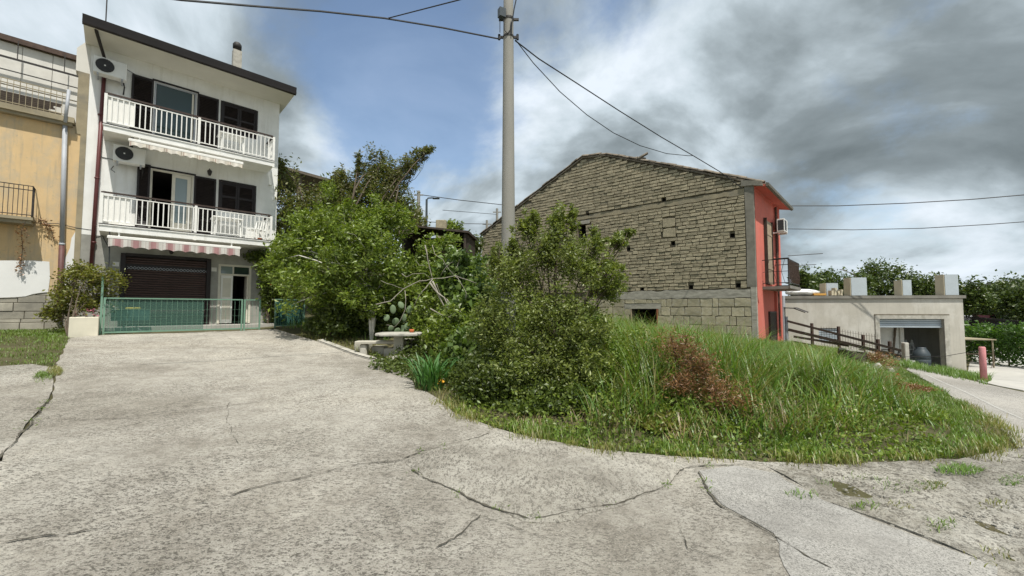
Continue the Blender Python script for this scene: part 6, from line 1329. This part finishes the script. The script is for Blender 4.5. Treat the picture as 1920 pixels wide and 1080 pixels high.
for i, (x, y, rx, ry) in enumerate(((80,715,14,8),(103,700,12,7),(1690,925,40,7),(1730,924,30,7),(1745,922,24,6),(1500,938,30,5),(1765,996,24,10),(1850,1058,40,14),(1650,918,16,8),(1470,845,60,8),(1520,890,20,4),(1900,912,20,6),(1600,905,30,6),(1690,960,26,7),(1800,890,36,6),(1620,960,22,6),(1860,960,30,8),(1560,915,24,5))):
    o = grass('grass_tuft', 'small grass tufts growing through the broken paving', tuft(x, y, rx*1.3, ry*1.5), 4200, .05, .006, (G_SHORT, G_MIX, G_TALL)[i % 3], 20+i, .9, lambda a, b: hN(a, b) + .035)
grass('fence_grass', 'grass strip at the foot of the garage wall and fence', PX([(1690,690),(1740,700),(1850,724),(1860,714),(1815,702),(1750,690),(1700,676)]), 420, .24, .012, G_TALL, 41, .5)
grass('ramp_grass', 'grass between the coral house and the timber fence', [(11.6, 17.6), (13.2, 17.0), (15.4, 15.8), (16.6, 16.6), (14.2, 18.6), (12.6, 19.0)], 260, .4, .012, G_TALL, 42, .5)
gp_ = W.w
grass('gate_grass', 'weeds along the foot of the long green gate', [tuple(gp_(.5, -2.35).xy), tuple(gp_(4.4, -2.32).xy), tuple(gp_(4.4, -2.15).xy), tuple(gp_(.5, -2.15).xy)], 500, .07, .008, G_MIX, 43, .7)
def leafy_cover(name, label, P, n, L, Wd, m, seed, top):
    rg = np.random.default_rng(seed); X = np.array([p[0] for p in P]); Y = np.array([p[1] for p in P]); x = rg.uniform(X.min(), X.max(), n*3); y = rg.uniform(Y.min(), Y.max(), n*3); ok = inpoly(P, x, y); x = x[ok][:n]; y = y[ok][:n]; d = np.clip(edge_d(x, y)*1.2, .15, 1); z = hN(x, y) + bumpN(x, y) + rg.random(len(x))**1.6 * top * d + .01
    o = link(name, leaf_mesh(name, m, np.stack([x, y, z], 1), rg, L, Wd, .5)); tag(o, label, 'ground cover', kind='stuff')
leafy_cover('ground_cover', 'leafy weeds covering the front of the bank', PX([(850,778),(930,806),(1100,846),(1340,866),(1560,870),(1800,860),(1700,800),(1400,780),(1200,740),(1000,740),(880,740)]), 9000, .045, .03, L_LIME, 71, .32)
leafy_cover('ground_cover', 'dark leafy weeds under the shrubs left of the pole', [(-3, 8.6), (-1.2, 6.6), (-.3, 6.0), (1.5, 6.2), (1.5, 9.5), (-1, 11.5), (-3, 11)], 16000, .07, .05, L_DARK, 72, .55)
leafy_cover('ground_cover', 'green weeds on the slope behind the shrubs', [(-7, 15), (-2.6, 12.5), (1.0, 10), (3.0, 14), (-1, 21), (-6, 22)], 16000, .14, .08, L_LIME, 73, 1.0)
# dry straw patches in the front of the bank
G_DRY = leaf_mat('grass_dry', [(.30, .22, .10), (.40, .31, .16), (.22, .15, .075), (.26, .22, .09)], .25)
for i, (x, y, rx, ry, hh) in enumerate(((1130,800,70,26,.22),(1300,815,80,28,.26),(1480,800,80,36,.34),(1230,760,60,30,.3),(1620,800,70,30,.26),(1380,760,50,26,.4),(1000,800,50,16,.14))):
    grass('dry_grass', 'dry straw coloured grass patches in the bank', tuft(x, y, rx, ry), 420, hh, .008, G_DRY, 80+i, .6)
grass('broad_grass', 'lush broad-bladed grass in the middle of the bank', [(2.6, 7.2), (4.2, 6.6), (6.6, 7.6), (8.2, 10.5), (8.5, 14), (5, 14), (3, 10.5)], 55, .95, .034, G_TALL, 55, 1.1, None, hm)
# ragged tufts spilling over the paving edge
rt = random.Random(44)
def ragged():
    Pp = []
    for i in range(9, len(VERGE) - 3):
        a = Vector(VERGE[i]); b = Vector(VERGE[i+1]); n = max(1, int((b-a).length / .16))
        for k in range(n):
            if rt.random() < .55:
                p = a.lerp(b, (k + rt.random())/n); Pp.append((p.x, p.y, rt.uniform(.05, .2)))
    rg = np.random.default_rng(9); xs = []; ys = []
    for x, y, s in Pp:
        m = int(260*s*2.2); xs.append(x + rg.normal(size=m)*s*.6); ys.append(y + rg.normal(size=m)*s*.5)
    x = np.concatenate(xs); y = np.concatenate(ys); z = hN(x, y) + .03; k = len(x); a = rg.uniform(0, 6.28, k); H = rg.uniform(.02, .11, k); w = .004; dx, dy = np.cos(a), np.sin(a); ln = H*rg.uniform(.2, 1.1, k)
    V = np.stack([np.stack([x-dy*w, y+dx*w, z], 1), np.stack([x+dy*w, y-dx*w, z], 1), np.stack([x+dx*ln*.4+dy*w*.7, y+dy*ln*.4-dx*w*.7, z+H*.6], 1), np.stack([x+dx*ln*.4-dy*w*.7, y+dy*ln*.4+dx*w*.7, z+H*.6], 1), np.stack([x+dx*ln, y+dy*ln, z+H], 1)], 1).reshape(-1, 3); b = np.arange(k)*5
    Fa = np.stack([np.stack([b, b+1, b+2], 1), np.stack([b, b+2, b+3], 1), np.stack([b+3, b+2, b+4], 1)], 1).reshape(-1, 3)
    tag(link('edge_tufts', np_mesh('edge_tufts', V, Fa, G_MIX)), 'ragged grass tufts spilling over the paving edge', 'grass', kind='stuff')
ragged()

# dry creeper hanging from the small balcony of the ochre house, and one on the wall beside the pipe
def creeper(label, pts, n, seed):
    rg = np.random.default_rng(seed); P0 = [W.w(x, y, z) for x, y, z in pts]; t = T('creeper', label, 'creeper', P0[0], 0, 'dry creepers on the ochre house'); o = P0[0]; mb = MB(); mb.tube([p - o for p in P0], .008, 4); mb.build('vine', m_bark, t)
    f = rg.random(n)*(len(P0)-1.001); i = f.astype(int); A = np.array([tuple(p) for p in P0]); Q = A[i] + (A[i+1]-A[i])*(f-i)[:, None] + rg.normal(size=(n, 3))*.05 - np.array(o); link('leaves', leaf_mesh('leaves', L_DRY, Q, rg, .06, .035, -.2), None, t)
creeper('dry brown creeper hanging down below the small iron balcony', [(-1.05, -.48, 4.0), (-1.12, -.4, 3.7), (-1.1, -.2, 3.3), (-1.13, -.06, 2.9), (-1.12, -.05, 2.55)], 170, 1)
creeper('dry brown creeper on the ochre wall between balcony and downpipe', [(-.86, -.1, 4.15), (-.72, -.05, 4.1), (-.6, -.05, 3.9), (-.55, -.05, 3.6)], 110, 2)
# weeds rooted in the main cracks
def crack_weeds():
    rg = np.random.default_rng(17); xs = []; ys = []
    for c in (CR[0], CR[3], CR[4], CR[5], CR[7], CR[8]):
        Pq = PX(c)
        for k in range(len(Pq)-1):
            a = np.array(Pq[k]); b = np.array(Pq[k+1])
            for _ in range(max(1, int(np.linalg.norm(b-a)*3))):
                if rg.random() < .5: continue
                p = a + (b-a)*rg.random(); m = rg.integers(5, 26); xs.append(p[0] + rg.normal(size=m)*.03); ys.append(p[1] + rg.normal(size=m)*.03)
    x = np.concatenate(xs); y = np.concatenate(ys); z = hN(x, y) + .042; tag(link('crack_weeds', leaf_mesh('crack_weeds', G_SHORT, np.stack([x, y, z], 1), rg, .028, .007, 1.0)), 'tiny weeds rooted in the cracks of the concrete', 'weeds', kind='stuff')
crack_weeds()
